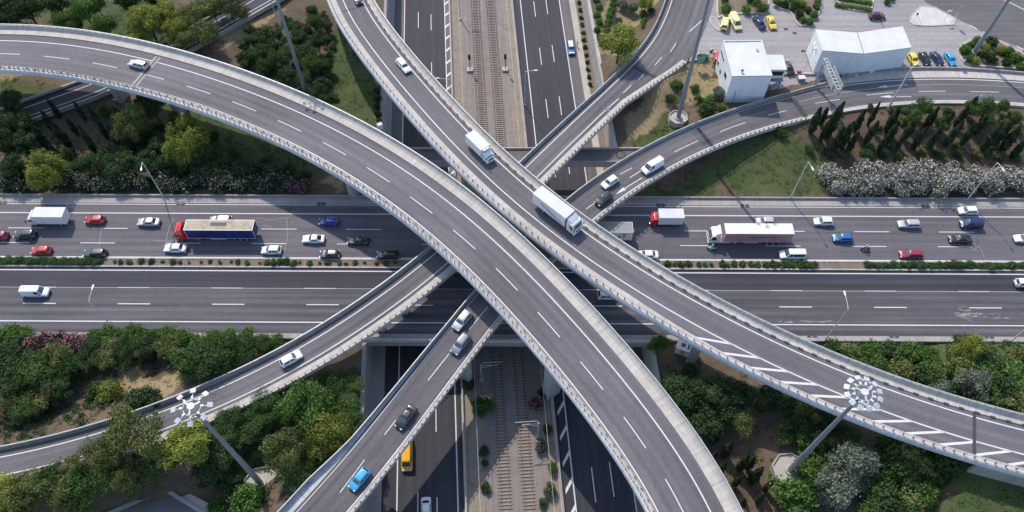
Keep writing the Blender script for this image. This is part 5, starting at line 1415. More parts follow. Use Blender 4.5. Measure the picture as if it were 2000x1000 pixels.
# railway furniture
def signal(px, py, label):
    p = P(px, py, ZS); t = tag(empty('rail_signal', p), label, 'rail signal', 'signals beside the tracks')
    MB().box((0, 0, .25), (1.5, 1.4, .6)).build('foundation', 'concrete_walk', t, bevel=.04)
    MB().tube([(0, 0, .5), (0, 0, 4.6)], .09, 8).build('post', 'dark_steel', t)
    MB().box((0, -.1, 4.6), (.6, .3, 1.6)).build('signal_head', 'plastic_black', t, bevel=.08)
    MB().tube([(.3, .35, .5), (.3, .35, 4.4)], .03, 6).tube([(-.1, .35, .5), (-.1, .35, 4.4)], .03, 6).build('ladder', 'dark_steel', t)
signal(918, 138, 'black rail signal left of the two railway tracks'); signal(987, 137, 'black rail signal right of the two railway tracks')
def catenary(px, py, sg, label):
    p = P(px, py, ZS); t = tag(empty('catenary_mast', p, GA - math.pi / 2), label, 'catenary mast')
    MB().box((0, 0, 3.3), (.22, .22, 7.0)).build('post', 'galvanised', t)
    MB().tube([(0, 0, 6.6), (sg * 3.0, 0, 6.3)], .05, 6).tube([(0, 0, 5.4), (sg * 2.4, 0, 6.3)], .05, 6).tube([(sg * .2, .3, 6.9), (sg * 4.2, .3, 6.9)], .06, 6).build('cantilever', 'galvanised', t)
    MB().box((0, 0, .1), (.8, .8, .5)).build('foundation', 'concrete', t)
catenary(941, 742, 1, 'catenary mast left of the tracks just below the motorway bridge'); catenary(1050, 852, -1, 'catenary mast right of the tracks near the bottom')
catenary(899, 38, 1, 'catenary mast left of the tracks near the top')
for q, lb in ((-3.0, 'overhead line running left of the two tracks'), (9.4, 'overhead line running right of the two tracks')):
    o = MB().tube([(qx(q, y), y, ZS + 7.0) for y in range(-60, 260, 10)], .028, 5).build('overhead_wire', 'pale_steel'); tag(o, lb, 'wire')
# odds and ends near the bridges
p = on_ground(1333, 685); t = tag(empty('site_hut', p, R(-22)), 'small pale site hut on the dirt beside the flyover pier', 'hut')
MB().box((0, 0, 1.0), (2.6, 2.0, 2.2)).build('hut_wall', 'pink_roof', t, bevel=.05); MB().box((0, 0, 2.14), (2.8, 2.2, .12)).build('roof', 'pink_roof', t, bevel=.03)
MB().box((-.2, 0, 2.22), (.8, .7, .08)).build('roof_hatch', 'dark_steel', t); MB().box((.8, 0, 2.22), (.35, 1.2, .06)).build('roof_vent', 'dark_steel', t)
MB().box((0, -1.02, 1.0), (.9, .06, 1.6)).build('door', 'sign_back', t)
p = P(743, 252, .2); t = tag(empty('equipment_cabinet', p, .5), 'small white equipment cabinet beside the broad flyover above the sunken road', 'cabinet')
MB().box((0, 0, .8), (1.1, .8, 1.5)).build('casing', 'white_panel', t, bevel=.04); MB().box((0, 0, 1.58), (1.25, .95, .1)).build('lid', 'white_roof', t, bevel=.03); MB().tube([(-.5, .6, -.2), (-.5, .6, 3.6)], .06, 8).build('post', 'pale_steel', t)
def yard():
    pts = [P(*a, .6)[:2] for a in ((200, 1010), (325, 958), (412, 1012))]; c = np.mean(pts, 0)
    t = tag(empty('concrete_yard', (c[0], c[1], 0)), 'small paved yard with a kerbed edge at the bottom left', 'yard')
    poly = [(x - c[0], y - c[1]) for x, y in pts + [P(412, 1080, .6)[:2], P(200, 1080, .6)[:2]]]
    MB().prism(poly, -1, .8).build('slab', 'asphalt_shoulder', t, uv='xy')
    k = MB()
    for a, b in ((poly[0], poly[1]), (poly[1], poly[2])):
        k.box(((a[0] + b[0]) / 2, (a[1] + b[1]) / 2, .7), (math.hypot(b[0] - a[0], b[1] - a[1]) + .3, .6, 1.0), math.atan2(b[1] - a[1], b[0] - a[0]))
    k.build('edge_wall', 'concrete_grey', t)
    k = MB(); a, b = poly[1], (poly[2][0] + 1.5, poly[2][1]); a2 = (a[0] + 2.4, a[1] - .2)
    k.box(((a[0] + b[0]) / 2 + 1.6, (a[1] + b[1]) / 2 - .3, .55), (math.hypot(b[0] - a[0], b[1] - a[1]) + .3, 1.6, .3), math.atan2(b[1] - a[1], b[0] - a[0]))
    k.build('apron', 'concrete', t)
yard()

# ---------------------------------------------------------------- vegetation
def leaf_mesh(name, C, U, V, tint, mat):
    n = len(C)
    v = np.empty((n, 4, 3), np.float32); v[:, 0] = C - U; v[:, 1] = C + V; v[:, 2] = C + U; v[:, 3] = C - V
    me = bpy.data.meshes.new(name); me.vertices.add(4 * n); me.vertices.foreach_set('co', v.ravel())
    me.loops.add(4 * n); me.loops.foreach_set('vertex_index', np.arange(4 * n, dtype=np.int32))
    me.polygons.add(n); me.polygons.foreach_set('loop_start', np.arange(0, 4 * n, 4, dtype=np.int32)); me.polygons.foreach_set('loop_total', np.full(n, 4, np.int32))
    a = me.attributes.new('tint', 'FLOAT', 'POINT'); a.data.foreach_set('value', np.repeat(np.clip(tint, 0, 1), 4).astype(np.float32))
    me.update(calc_edges=True); me.validate()
    me.materials.append(M[mat]); return me
def unit(a): return a / np.maximum(1e-6, np.linalg.norm(a, axis=-1, keepdims=True))
def leaves(name, C, N, mat, size, tint, asp=.55, jit=.8, axis=None):
    n = len(C); N = unit(N + rng.normal(0, jit, (n, 3)))
    A = unit(rng.normal(0, 1, (n, 3)) + (0 if axis is None else axis)); U = unit(A - N * (A * N).sum(1)[:, None]); V = np.cross(N, U)
    s = size * rng.uniform(.6, 1.35, n)[:, None]
    return leaf_mesh(name, C, U * s, V * s * asp, tint, mat)
def crown_points(lobes, n, shell=.5):
    w = np.array([l[3] ** 2 for l in lobes]); w = w / w.sum()
    idx = rng.choice(len(lobes), n, p=w); L = np.array([[*l[:4], (l[4] if len(l) > 4 else .85)] for l in lobes])
    d = unit(rng.normal(0, 1, (n, 3))); r = rng.uniform(shell, 1.04, n)
    stray = rng.uniform(0, 1, n) < .12; r = np.where(stray, r * rng.uniform(1.05, 1.32, n), r)
    ph = idx * 1.7
    lump = 1 + .24 * np.sin(d[:, 0] * 5 + ph) * np.sin(d[:, 1] * 4.3 + ph * 2) + .12 * np.sin(d[:, 2] * 9 + d[:, 0] * 8 + ph)
    o = d * (r * lump * L[idx, 3])[:, None]; o[:, 2] *= L[idx, 4]
    return L[idx, :3] + o, d, idx
def lobes_round(R_, H, k, spread=.62, rr=(.34, .56), flat=.8):
    out = [(0, 0, H, R_ * .62, flat)]
    for i in range(k):
        a = 2 * math.pi * (i * .618 + rng.uniform(-.08, .08)); e = rng.uniform(-.25, .95); rad = R_ * spread * math.cos(e * 1.1) * rng.uniform(.8, 1.12)
        rad *= rng.uniform(.7, 1.28); big = rng.uniform(0, 1) < .25
        out.append((rad * math.cos(a), rad * math.sin(a), H + R_ * .55 * flat * math.sin(e * 1.5) + R_ * rng.uniform(-.12, .18), R_ * rng.uniform(*rr) * (1.25 if big else .85), flat * rng.uniform(.7, 1.1)))
    return out
def trunk_mesh(h, r, lobes, name='trunk'):
    mb = MB(); mb.tube([(0, 0, -.6), (.05, .02, h * .4), (.1, -.05, h)], [r * 1.25, r, r * .7], 8)
    for l in lobes[1:7]:
        mb.tube([(.08, -.03, h * .75), (l[0] * .45, l[1] * .45, h + (l[2] - h) * .45), (l[0] * .9, l[1] * .9, l[2])], [r * .55, r * .36, r * .14], 6)
    return mb.mesh(name, 'bark', smooth=60)
PROTO = {}
def proto(kind, variant):
    k = (kind, variant)
    if k in PROTO: return PROTO[k]
    parts = []
    if kind in ('broad', 'lush', 'yellow', 'olive', 'grey', 'pine'):
        R_ = {'broad': 4.2, 'lush': 4.2, 'yellow': 4.0, 'olive': 4.3, 'grey': 3.0, 'pine': 3.6}[kind]
        mat = {'broad': 'leaf_mid', 'lush': 'leaf_bright', 'yellow': 'leaf_yellow', 'olive': 'leaf_olive', 'grey': 'leaf_grey', 'pine': 'leaf_dark'}[kind]
        kk = {'olive': 20, 'pine': 15}.get(kind, 17); H = R_ * (1.25 if kind != 'grey' else .9)
        lb = lobes_round(R_, H, kk, .70 if kind in ('olive',) else .64, (.22, .40) if kind in ('olive', 'pine') else (.26, .46), .82)
        n = 7500
        C, d, idx = crown_points(lb, n); keep = C[:, 2] > H - R_ * .8; C, d, idx = C[keep], d[keep], idx[keep]
        lt = rng.uniform(.0, .75, len(lb))
        t = lt[idx] * .75 + rng.uniform(-.15, .35, len(C)) + .08
        if kind == 'yellow':
            ax = np.zeros((len(C), 3)); ax[:, 2] = -1.3
            parts.append(('crown', leaves('crown', C, d, mat, .25, t, .34, .6, ax + d * .6)))
        else: parts.append(('crown', leaves('crown', C, d, mat, .175, t, .58, .75)))
        parts.append(('trunk', trunk_mesh(H * .55, .22 if R_ > 3.2 else .14, lb)))
    elif kind == 'willow':
        R_ = 4.0; H = 4.6; lb = lobes_round(R_, H, 20, .74, (.2, .34), .9)
        C, d, idx = crown_points(lb, 6000, .45); 
        t = rng.uniform(.1, .8, len(lb))[idx] * .8 + rng.uniform(-.1, .3, len(C))
        sag = rng.uniform(0, 1, len(C)) ** 1.6 * 1.5; C[:, 2] -= sag; C[:, :2] *= (1 + .07 * sag)[:, None]
        ax = np.concatenate([d[:, :2] * .9, np.full((len(C), 1), -1.6)], 1)
        parts.append(('crown', leaves('crown', C, d, 'leaf_olive' if variant else 'leaf_yellow', .34, t, .22, .5, ax)))
        parts.append(('trunk', trunk_mesh(2.6, .22, lb)))
    elif kind in ('bush', 'bush_dark', 'bush_lush', 'bush_olive', 'ball', 'ball_yellow'):
        R_ = 1.7 if 'bush' in kind else 1.25
        if 'ball' in kind: lb = [(0, 0, R_ * .75, R_, .9), (R_ * .2, 0, R_ * .7, R_ * .85, .9)]; n = 2000
        else: lb = lobes_round(R_, R_ * .55, 9, .62, (.34, .55), .8); n = 2600
        C, d, idx = crown_points(lb, n); k2 = C[:, 2] > -.15; C, d, idx = C[k2], d[k2], idx[k2]
        t = rng.uniform(0, .7, len(lb))[idx] * .7 + rng.uniform(-.1, .4, len(C)) + .05
        mat = {'bush': 'leaf_mid', 'bush_dark': 'leaf_dark', 'bush_lush': 'leaf_bright', 'bush_olive': 'leaf_olive', 'ball': 'leaf_bright', 'ball_yellow': 'leaf_yellow'}[kind]
        parts.append(('crown', leaves('crown', C, d, mat, .145, t, .6, .75)))
        mb = MB()
        for i in range(4): a = i * 1.6; mb.tube([(0, 0, -.3), (.35 * math.cos(a) * R_, .35 * math.sin(a) * R_, R_ * .7)], [.06, .025], 5)
        parts.append(('stem', mb.mesh('stem', 'bark')))
    elif kind == 'cypress':
        H = 7.4; n = 2600; z = rng.uniform(0, 1, n) ** .8; prof = np.sin(np.pi * np.clip(z * .93 + .06, 0, 1)) ** .6 * (1 - .45 * z)
        a = rng.uniform(0, 2 * math.pi, n); tw = np.sin(z * 17 + a * 2 + variant * 2) * .16 + np.sin(z * 41 + a * 3) * .08
        r = .98 * prof * (1 + tw) * rng.uniform(.7, 1.05, n); bend = .25 * np.sin(z * 2.4 + variant)
        C = np.stack([r * np.cos(a) + bend * z, r * np.sin(a), .25 + z * H], 1); d = np.stack([np.cos(a), np.sin(a), np.full(n, .35)], 1)
        t = .35 + tw * 2 + rng.uniform(-.3, .35, n)
        ax = np.zeros((n, 3)); ax[:, 2] = 2.0
        parts.append(('crown', leaves('crown', C, d, 'leaf_cypress', .23, t, .36, .5, ax)))
        parts.append(('trunk', MB().tube([(0, 0, -.5), (0, 0, 1.0), (.1, 0, H * .8)], [.17, .14, .03], 7).mesh('trunk', 'bark', smooth=60)))
    elif kind in ('oleander', 'oleander_green', 'pink'):
        R_ = 2.1; lb = lobes_round(R_, R_ * .62, 16, .62, (.30, .46), .85); n = 2400
        C, d, idx = crown_points(lb, n); k2 = C[:, 2] > -.1; C, d, idx = C[k2], d[k2], idx[k2]
        t = rng.uniform(0, .7, len(lb))[idx] * .7 + rng.uniform(-.1, .4, len(C))
        parts.append(('crown', leaves('crown', C, d, 'leaf_grey' if kind == 'oleander' else 'leaf_dark', .17, t - (.1 if kind == 'oleander' else .25), .45, .7)))
        m = {'oleander': 1500, 'oleander_green': 330, 'pink': 900}[kind]
        C2, d2, i2 = crown_points(lb, m * 2, .97); k2 = (C2[:, 2] > R_ * (.08 if kind == 'oleander' else .25)) & (rng.uniform(0, 1, len(C2)) < (.35 + .65 * (np.sin(C2[:, 0] * 2.7 + variant) * np.sin(C2[:, 1] * 2.9) > (-.8 if kind == 'oleander' else -.35))))
        C2, d2 = C2[k2][:m], d2[k2][:m]
        parts.append(('blossom', leaves('blossom', C2 * 1.03, d2, 'petal_pink' if kind == 'pink' else 'petal_white', .12, rng.uniform(0, 1, len(C2)), .8, .6)))
        parts.append(('stem', MB().tube([(0, 0, -.3), (.2, .1, 1.0)], [.08, .04], 5).tube([(0, 0, -.3), (-.4, .2, 1.0)], [.07, .03], 5).mesh('stem', 'bark')))
    elif kind == 'sprig':
        R_ = .55; lb = lobes_round(R_, R_ * .6, 5, .6, (.4, .6), .9); C, d, idx = crown_points(lb, 260); C[:, 2] = np.abs(C[:, 2])
        parts.append(('crown', leaves('crown', C, d, 'leaf_mid', .13, rng.uniform(0, .8, len(C)), .6, .8)))
    root = empty('tree')
    for nm, me in parts: link(nm, me, root)
    PROTO[k] = [root, False]
    return PROTO[k]
NM = {'broad': 'broadleaf_tree', 'lush': 'broadleaf_tree', 'yellow': 'broadleaf_tree', 'olive': 'eucalyptus_tree', 'grey': 'grey_leaved_shrub', 'pine': 'pine_tree', 'willow': 'weeping_tree', 'bush': 'shrub', 'bush_dark': 'shrub',
      'bush_lush': 'shrub', 'bush_olive': 'shrub', 'ball': 'clipped_shrub', 'ball_yellow': 'clipped_shrub', 'cypress': 'cypress_tree', 'oleander': 'oleander_shrub', 'oleander_green': 'oleander_shrub', 'pink': 'oleander_shrub', 'sprig': 'young_shrub'}
BASE_R = {'broad': 4.2, 'lush': 4.2, 'yellow': 4.0, 'olive': 4.3, 'grey': 3.0, 'pine': 3.6, 'willow': 4.1, 'bush': 1.7, 'bush_dark': 1.7, 'bush_lush': 1.7, 'bush_olive': 1.7, 'ball': 1.3, 'ball_yellow': 1.3, 'cypress': 3.85, 'oleander': 2.1, 'oleander_green': 2.1, 'pink': 2.1, 'sprig': .55}
NV = {'cypress': 4, 'sprig': 2, 'pine': 4, 'broad': 4, 'olive': 4, 'bush': 3, 'bush_dark': 3, 'oleander': 4}
def plant_at(kind, loc, sc, label, group=None, squash=1., variant=None):
    pr = proto(kind, random.randrange(NV.get(kind, 2)) if variant is None else variant)
    rz = random.uniform(0, 6.28); kx = random.uniform(.86, 1.18) if kind != 'cypress' else random.uniform(.8, 1.15); s = (sc * kx, sc * (2 - kx) if kind != 'cypress' else sc * kx, sc * squash * random.uniform(.85, 1.15))
    if not pr[1]: o = pr[0]; pr[1] = True; o.location = loc; o.rotation_euler = (0, 0, rz); o.scale = s
    else: o = copy_tree(pr[0], loc, rz, s)
    o.name = NM[kind]; 
    for k in ('label', 'group', 'category'):
        if k in o: del o[k]
    tag(o, label, 'shrub' if ('shrub' in NM[kind]) else 'tree', group)
    return o
def plant(kind, px, py, rpx, label, group=None, z=None, squash=1., variant=None):
    """px, py: middle of the crown; rpx: its radius in photo pixels"""
    b = BASE_R[kind]; m = rpx * .108; sc = m / b * (random.uniform(.76, 1.12) if kind == 'cypress' else 1)
    ch = {'cypress': 3.8}.get(kind, b * (1.15 if kind in ('broad', 'lush', 'yellow', 'olive', 'pine', 'willow') else .6)) * sc * squash
    if z is None: p = on_ground(px, py, ch)
    else: p = P(px, py, z + ch); p = (p[0], p[1], z)
    return plant_at(kind, (p[0], p[1], p[2] - .05), sc, label, group, squash, variant)
def many(kinds, items, label, group=None, **kw):
    for i, it in enumerate(items):
        k = kinds if isinstance(kinds, str) else kinds[i % len(kinds)]
        plant(k, it[0], it[1], it[2], label, group or label, **kw)

# upper left, behind the broad flyover
many('pine', [(15, 8, 42), (55, 22, 40), (110, 5, 36), (20, 45, 26), (255, 8, 34), (300, -5, 34)], 'dark tree in the upper left corner above the broad flyover')
many('lush', [(165, 22, 34), (120, 40, 26), (205, 50, 30), (190, 12, 26), (150, 50, 22)], 'bright green tree behind the broad flyover near the top left')
many('yellow', [(288, 42, 42), (322, 28, 36), (275, 72, 28), (345, 62, 34)], 'yellow green tree in the clump above the broad flyover', variant=0)
many('olive', [(385, 30, 38), (400, 70, 34), (362, 75, 32), (445, 12, 34), (472, 28, 22), (415, 20, 28)], 'olive green tree between the yellow trees and the local road')
many(['pine', 'broad'], [(500, 78, 26), (520, 108, 26), (545, 128, 25), (492, 108, 22), (535, 90, 22), (565, 105, 24), (585, 75, 24), (600, 110, 26), (620, 85, 24), (615, 130, 24), (560, 150, 22), (590, 155, 22), (625, 165, 22),
      (640, 195, 16), (575, 55, 18), (612, 45, 20), (638, 50, 18), (520, 135, 20), (480, 92, 16), (540, 65, 18), (640, 130, 16), (605, 185, 16)], 'dark rounded tree in the grove between the two flyovers')
many(['bush', 'bush_olive', 'bush_dark', 'bush'], [(60, 250, 14), (130, 300, 14), (200, 300, 14), (240, 300, 16), (150, 320, 14), (330, 335, 14), (300, 340, 12), (405, 310, 14), (455, 300, 14), (520, 310, 12), (275, 275, 14), (60, 300, 14), (205, 215, 12), (340, 225, 14), (420, 265, 12)], 'low shrub scattered on the shady ground below the broad flyover')
many(['bush_dark', 'bush', 'bush_olive'], [(492, 60, 14), (515, 60, 14), (470, 110, 12), (480, 125, 14), (510, 160, 12), (540, 170, 13), (600, 60, 14), (640, 75, 12), (648, 90, 11), (640, 150, 12), (590, 180, 12), (630, 30, 12), (610, 20, 14), (560, 40, 12)], 'undergrowth shrub at the fringe of the grove between the flyovers')
many('bush_dark', [(735, 178, 9), (736, 192, 10), (737, 207, 10), (738, 222, 10), (739, 237, 10)], 'dark shrub of the short hedge by the sunken road wall', 'hedge shrubs by the sunken road wall')
many('bush_lush', [(645, 105, 8), (650, 150, 9), (640, 165, 9), (655, 190, 8)], 'small pale shrub at the edge of the grass between the flyovers')
# left, between the broad flyover and the motorway
many('cypress', [(105, 212, 34), (155, 216, 34), (198, 250, 38), (76, 265, 34), (172, 275, 36), (220, 262, 32), (120, 262, 34), (92, 235, 32), (238, 235, 30), (182, 225, 32), (140, 245, 34), (110, 300, 32), (255, 280, 28)], 'leaning dark cypress among the trees below the broad flyover at the left')
many('pine', [(25, 205, 30), (12, 240, 32), (40, 240, 28), (15, 290, 32), (45, 280, 30), (75, 315, 26), (30, 325, 28), (285, 200, 24), (310, 285, 28), (285, 315, 28), (250, 318, 26), (330, 315, 24), (205, 320, 26), (170, 318, 22), (225, 340, 22)], 'dark bushy tree between the broad flyover and the white oleanders')
plant('willow', 258, 240, 38, 'olive green weeping tree below the broad flyover', variant=1)
plant('willow', 362, 275, 48, 'large yellow green weeping tree below the broad flyover', variant=0)
plant('willow', 92, 335, 40, 'small yellow weeping tree among the oleanders at the far left', variant=0)
plant('broad', 300, 215, 30, 'mid green tree close under the broad flyover')
many('oleander_green', [(12, 358, 20), (38, 352, 20), (135, 350, 18), (165, 358, 20), (195, 357, 20), (225, 360, 18), (250, 352, 20), (275, 360, 18), (318, 350, 22), (345, 362, 18), (372, 358, 20), (402, 352, 18), (425, 362, 19), (450, 352, 20),
      (470, 362, 19), (498, 356, 20), (522, 362, 18), (545, 355, 20), (58, 362, 18)], 'white flowering oleander in the row left of the broad flyover', 'oleanders beside the far motorway edge')
many('pink', [(570, 362, 17), (592, 366, 15)], 'pinkish oleander at the right end of the row left of the flyover')
many('bush_dark', [(410, 335, 22), (440, 325, 22), (470, 335, 22), (500, 330, 20), (530, 335, 20), (385, 335, 18), (560, 335, 18), (595, 345, 16), (425, 345, 20), (355, 330, 20)], 'dark shrub behind the oleander row under the broad flyover')
# upper centre garden right of the sunken road
for i in range(9):
    t = i / 8; plant('ball', 1196 - 22 * t + 3, 2 + 80 * t, 9, 'clipped shrub of the right garden row beside the sunken road', 'right garden row')
for i in range(6): plant('ball', 1165 + (i % 2) * 5 + i * .5, -2 + 15 * i, 9, 'clipped shrub of the left garden row beside the sunken road', 'left garden row')
plant('yellow', 1210, 86, 46, 'big yellow green tree beside the single lane ramp at the top', variant=0)
plant('yellow', 1262, 8, 20, 'smaller yellow green tree at the top edge beside the ramp', variant=1)
many('grey', [(1216, 12, 16), (1235, 20, 15), (1205, 48, 14)], 'grey green shrub in the garden beside the ramp at the top')
many('bush_lush', [(1255, 28, 12), (1257, 42, 9), (1270, 20, 9), (1256, 50, 7)], 'rounded green shrub between the yellow tree and the top of the ramp')
for px, py, r, k, lb in ((1322, 166, 14, 'bush', 'round shrub on the dry slope left of the mast'), (1309, 191, 13, 'bush', 'round shrub nearest the mast plinth on the dry slope'), (1358, 173, 10, 'ball', 'dark ball shrub on the dry slope right of the mast'),
                         (1367, 194, 10, 'bush', 'shrub just below the dark ball shrub'), (1386, 194, 11, 'ball', 'bright shrub in the cluster by the square white building'), (1404, 185, 15, 'grey', 'grey green shrub against the square white building'),
                         (1382, 216, 22, 'bush', 'large shrub at the parapet of the right ramp'), (1410, 210, 10, 'ball_yellow', 'yellowish shrub between the square white building and the ramp'), (1375, 113, 10, 'ball', 'shrub beside the olive sign'), (1368, 110, 8, 'bush', 'small shrub left of the olive sign')):
    plant(k, px, py, r, lb)
# planters
for px, py, r, k in ((1418, 16, 13, 'ball'), (1458, 18, 12, 'ball'), (1478, 8, 15, 'broad'), (1492, 15, 12, 'ball'), (1415, 1, 10, 'bush'), (1468, -4, 14, 'bush_dark')):
    plant(k, px, py, r, 'clipped shrub in the planter behind the yellow vans', 'shrubs behind the yellow vans', z=ZL + .2)
for px, py, r, k in ((1520, 5, 11, 'bush'), (1535, 10, 10, 'bush_dark'), (1550, 12, 12, 'bush'), (1565, 8, 11, 'ball_yellow'), (1578, 18, 11, 'bush_dark'), (1562, 28, 11, 'bush_dark'), (1572, 40, 10, 'bush'), (1590, 28, 10, 'ball'), (1583, 42, 9, 'ball'), (1596, 12, 9, 'ball'), (1598, 2, 9, 'ball'), (1548, -2, 10, 'ball_yellow')):
    plant(k, px, py, r, 'shrub in the leaf shaped planter', 'shrubs in the leaf shaped planter', z=ZL + .2)
for i in range(16):
    plant('ball', 1636 + (i % 8) * 9, (-4 if i < 8 else 9) + 1.4 * (i % 8), 7, 'low hedge shrub in the round planter behind the maroon car', 'hedge in the round planter', z=ZL + .2, squash=.6)
many('ball', [(1733, 2, 8), (1742, -3, 7)], 'shrub in the small corner planter', z=ZL + .2)
for px, py, r, k in ((1885, 97, 12, 'ball'), (1898, 88, 11, 'bush'), (1908, 80, 10, 'ball'), (1936, 80, 16, 'bush_dark'), (1925, 92, 10, 'ball_yellow'), (1918, 105, 9, 'ball_yellow'), (1935, 112, 15, 'bush_dark'), (1905, 120, 10, 'ball_yellow'), (1890, 115, 10, 'bush'), (1955, 98, 12, 'ball_yellow'), (1968, 103, 12, 'ball'), (1980, 112, 12, 'ball'), (1992, 118, 11, 'bush'), (1965, 122, 12, 'bush_dark'), (1995, 130, 10, 'ball')):
    plant(k, px, py, r, 'mixed shrub in the planted island around the far mast', 'shrubs in the planted island', z=ZL + .2)
# right: cypress slope and white oleanders
many('cypress', [(1594, 235, 38), (1612, 255, 42), (1628, 240, 44), (1655, 262, 42), (1640, 270, 38), (1680, 235, 40), (1668, 275, 36), (1700, 262, 38), (1705, 225, 36), (1742, 262, 38), (1745, 232, 36), (1778, 250, 36), (1795, 272, 34), (1760, 275, 32), (1828, 265, 40), (1850, 235, 36),
      (1862, 262, 38), (1880, 225, 34), (1892, 262, 38), (1915, 245, 34), (1935, 270, 40), (1955, 262, 36), (1975, 270, 38), (1990, 290, 30), (1898, 205, 28), (1820, 230, 30), (1725, 280, 30), (1610, 225, 32)], 'dark cypress on the slope below the right ramp')
many('broad', [(1802, 215, 24), (1785, 235, 18), (1900, 218, 22), (1930, 212, 22), (1960, 208, 18), (1840, 245, 20), (1925, 235, 20)], 'green feathery tree among the cypresses by the right ramp')
many(['bush_olive', 'bush', 'bush_dark', 'bush_olive'], [(1650, 300, 12), (1690, 300, 13), (1725, 300, 12), (1760, 305, 13), (1800, 300, 12), (1835, 300, 13), (1870, 300, 12), (1910, 300, 13), (1950, 300, 13), (1985, 305, 13), (1620, 300, 12), (1715, 245, 11), (1765, 235, 12), (1815, 285, 10), (1870, 285, 11), (1940, 285, 11), (1700, 285, 11), (1745, 285, 11), (1855, 220, 13), (1870, 235, 12), (1990, 255, 13), (1975, 225, 12), (1770, 215, 11), (1740, 215, 9), (1960, 235, 12)], 'low scrub between the cypresses and the white oleander bank', squash=.8)
many('bush', [(1640, 215, 8), (1700, 208, 8), (1985, 230, 14), (1525, 258, 12), (1580, 290, 10)], 'low green shrub on the cypress slope')
many('oleander', [(1622, 338, 25), (1650, 352, 26), (1640, 368, 20), (1680, 342, 26), (1705, 360, 25), (1722, 338, 24), (1750, 352, 28), (1775, 335, 26), (1790, 362, 26), (1812, 340, 28), (1835, 360, 26), (1858, 342, 26), (1880, 358, 26), (1905, 345, 24), (1928, 360, 24),
      (1950, 348, 24), (1975, 345, 26), (1998, 358, 24), (1672, 368, 20), (1762, 372, 18)], 'white flowering oleander in the dense bank right of the grass', 'white oleander bank')
# lower left
many('bush_lush', [(20, 655, 20), (45, 652, 18), (185, 660, 18), (210, 652, 20), (240, 662, 20), (270, 655, 20), (300, 665, 20), (330, 658, 20), (360, 662, 20), (392, 668, 18), (420, 660, 16), (450, 668, 18), (480, 662, 18), (510, 668, 16), (535, 672, 16)], 'green shrub of the verge belt below the motorway at the left', 'verge shrubs at the lower left')
many('pink', [(72, 672, 17), (95, 668, 18), (120, 664, 18), (145, 668, 18), (165, 675, 15)], 'pink flowering oleander in the clump at the lower left')
many(['pine', 'broad', 'olive', 'broad', 'pine', 'olive'], [(20, 700, 36), (60, 720, 38), (110, 705, 36), (135, 722, 28), (25, 755, 34), (80, 765, 34), (118, 768, 24), (45, 800, 28), (210, 690, 26), (250, 686, 26), (290, 682, 26), (330, 684, 24), (180, 684, 26)], 'dark tree in the thicket left of the bare dry patch', squash=.8)
many('olive', [(40, 735, 26), (95, 740, 24), (15, 780, 26), (70, 790, 22)], 'yellowish tree inside the thicket at the left edge')
many('broad', [(395, 698, 44), (425, 686, 36), (370, 712, 30), (455, 690, 26), (490, 682, 22), (520, 674, 18)], 'tall dark green tree beside the single lane ramp above the mast', squash=.75)
plant('bush', 183, 766, 17, 'round green shrub at the left of the bare dry patch'); plant('ball_yellow', 218, 766, 19, 'yellow green shrub on the bare dry patch')
many('bush_dark', [(268, 782, 22), (292, 775, 20), (305, 785, 14)], 'dark shrub on the bare dry patch next to the ramp')
many(['olive', 'broad', 'olive', 'yellow', 'olive'], [(268, 850, 42), (232, 868, 26), (196, 890, 28), (362, 868, 42), (345, 890, 22), (150, 922, 26), (100, 936, 26), (50, 946, 24), (10, 960, 28), (120, 962, 34), (62, 968, 32), (178, 952, 32), (245, 926, 24), (30, 992, 30), (290, 925, 20), (155, 992, 26), (305, 912, 24), (262, 948, 22)], 'olive green eucalyptus in the belt below the single lane ramp')
many('yellow', [(130, 975, 22), (330, 895, 20), (205, 905, 20)], 'yellow green young tree in the eucalyptus belt', variant=1)
many('pine', [(408, 922, 28), (430, 900, 28), (446, 945, 24)], 'very dark tree left of the base of the lower left mast', squash=.7)
many('bush_lush', [(480, 978, 26), (424, 988, 14)], 'green shrub at the foot of the lower left mast')
many('lush', [(600, 790, 44), (560, 800, 24)], 'bright round tree in the undergrowth left of the lower ramp')
plant('yellow', 642, 850, 36, 'yellow green tree nearest the left edge of the lower ramp', variant=1)
plant('olive', 558, 888, 38, 'rounded olive tree right of the lower left mast')
many('broad', [(640, 760, 30), (670, 790, 30), (680, 750, 26), (500, 820, 28), (470, 850, 30), (520, 780, 24), (690, 830, 22), (450, 820, 24), (660, 820, 24), (585, 945, 22), (430, 860, 26), (605, 905, 24)], 'mid green bush in the dense undergrowth between the two lower ramps', squash=.6)
# corridor plants
for px, py, r, k, lb in ((940, 792, 20, 'bush', 'large shrub left of the railway tracks'), (945, 882, 10, 'bush_dark', 'small dark shrub beside the left railway track'), (950, 954, 10, 'bush_dark', 'round shrub beside the left railway track near the bottom'), (946, 905, 7, 'bush_dark', 'tiny shrub between two dark shrubs left of the tracks'),
                         (914, 748, 14, 'bush', 'shrub by the pier left of the railway'), (1048, 790, 15, 'pink', 'pink flowering shrub right of the railway under the flyover'), (1055, 872, 12, 'oleander_green', 'flowering shrub right of the railway'), (1075, 958, 12, 'oleander_green', 'white flowering shrub right of the railway near the bottom'),
                         (1080, 915, 10, 'bush_lush', 'yellow green shrub by the barrier right of the railway'), (1060, 985, 9, 'bush', 'low shrub right of the railway at the bottom'), (1065, 768, 14, 'bush_dark', 'dark shrub behind the broad flyover pier by the railway'), (1068, 838, 9, 'bush', 'small shrub by the right barrier below the flyover')):
    plant(k, px, py, r, lb, z=ZS)
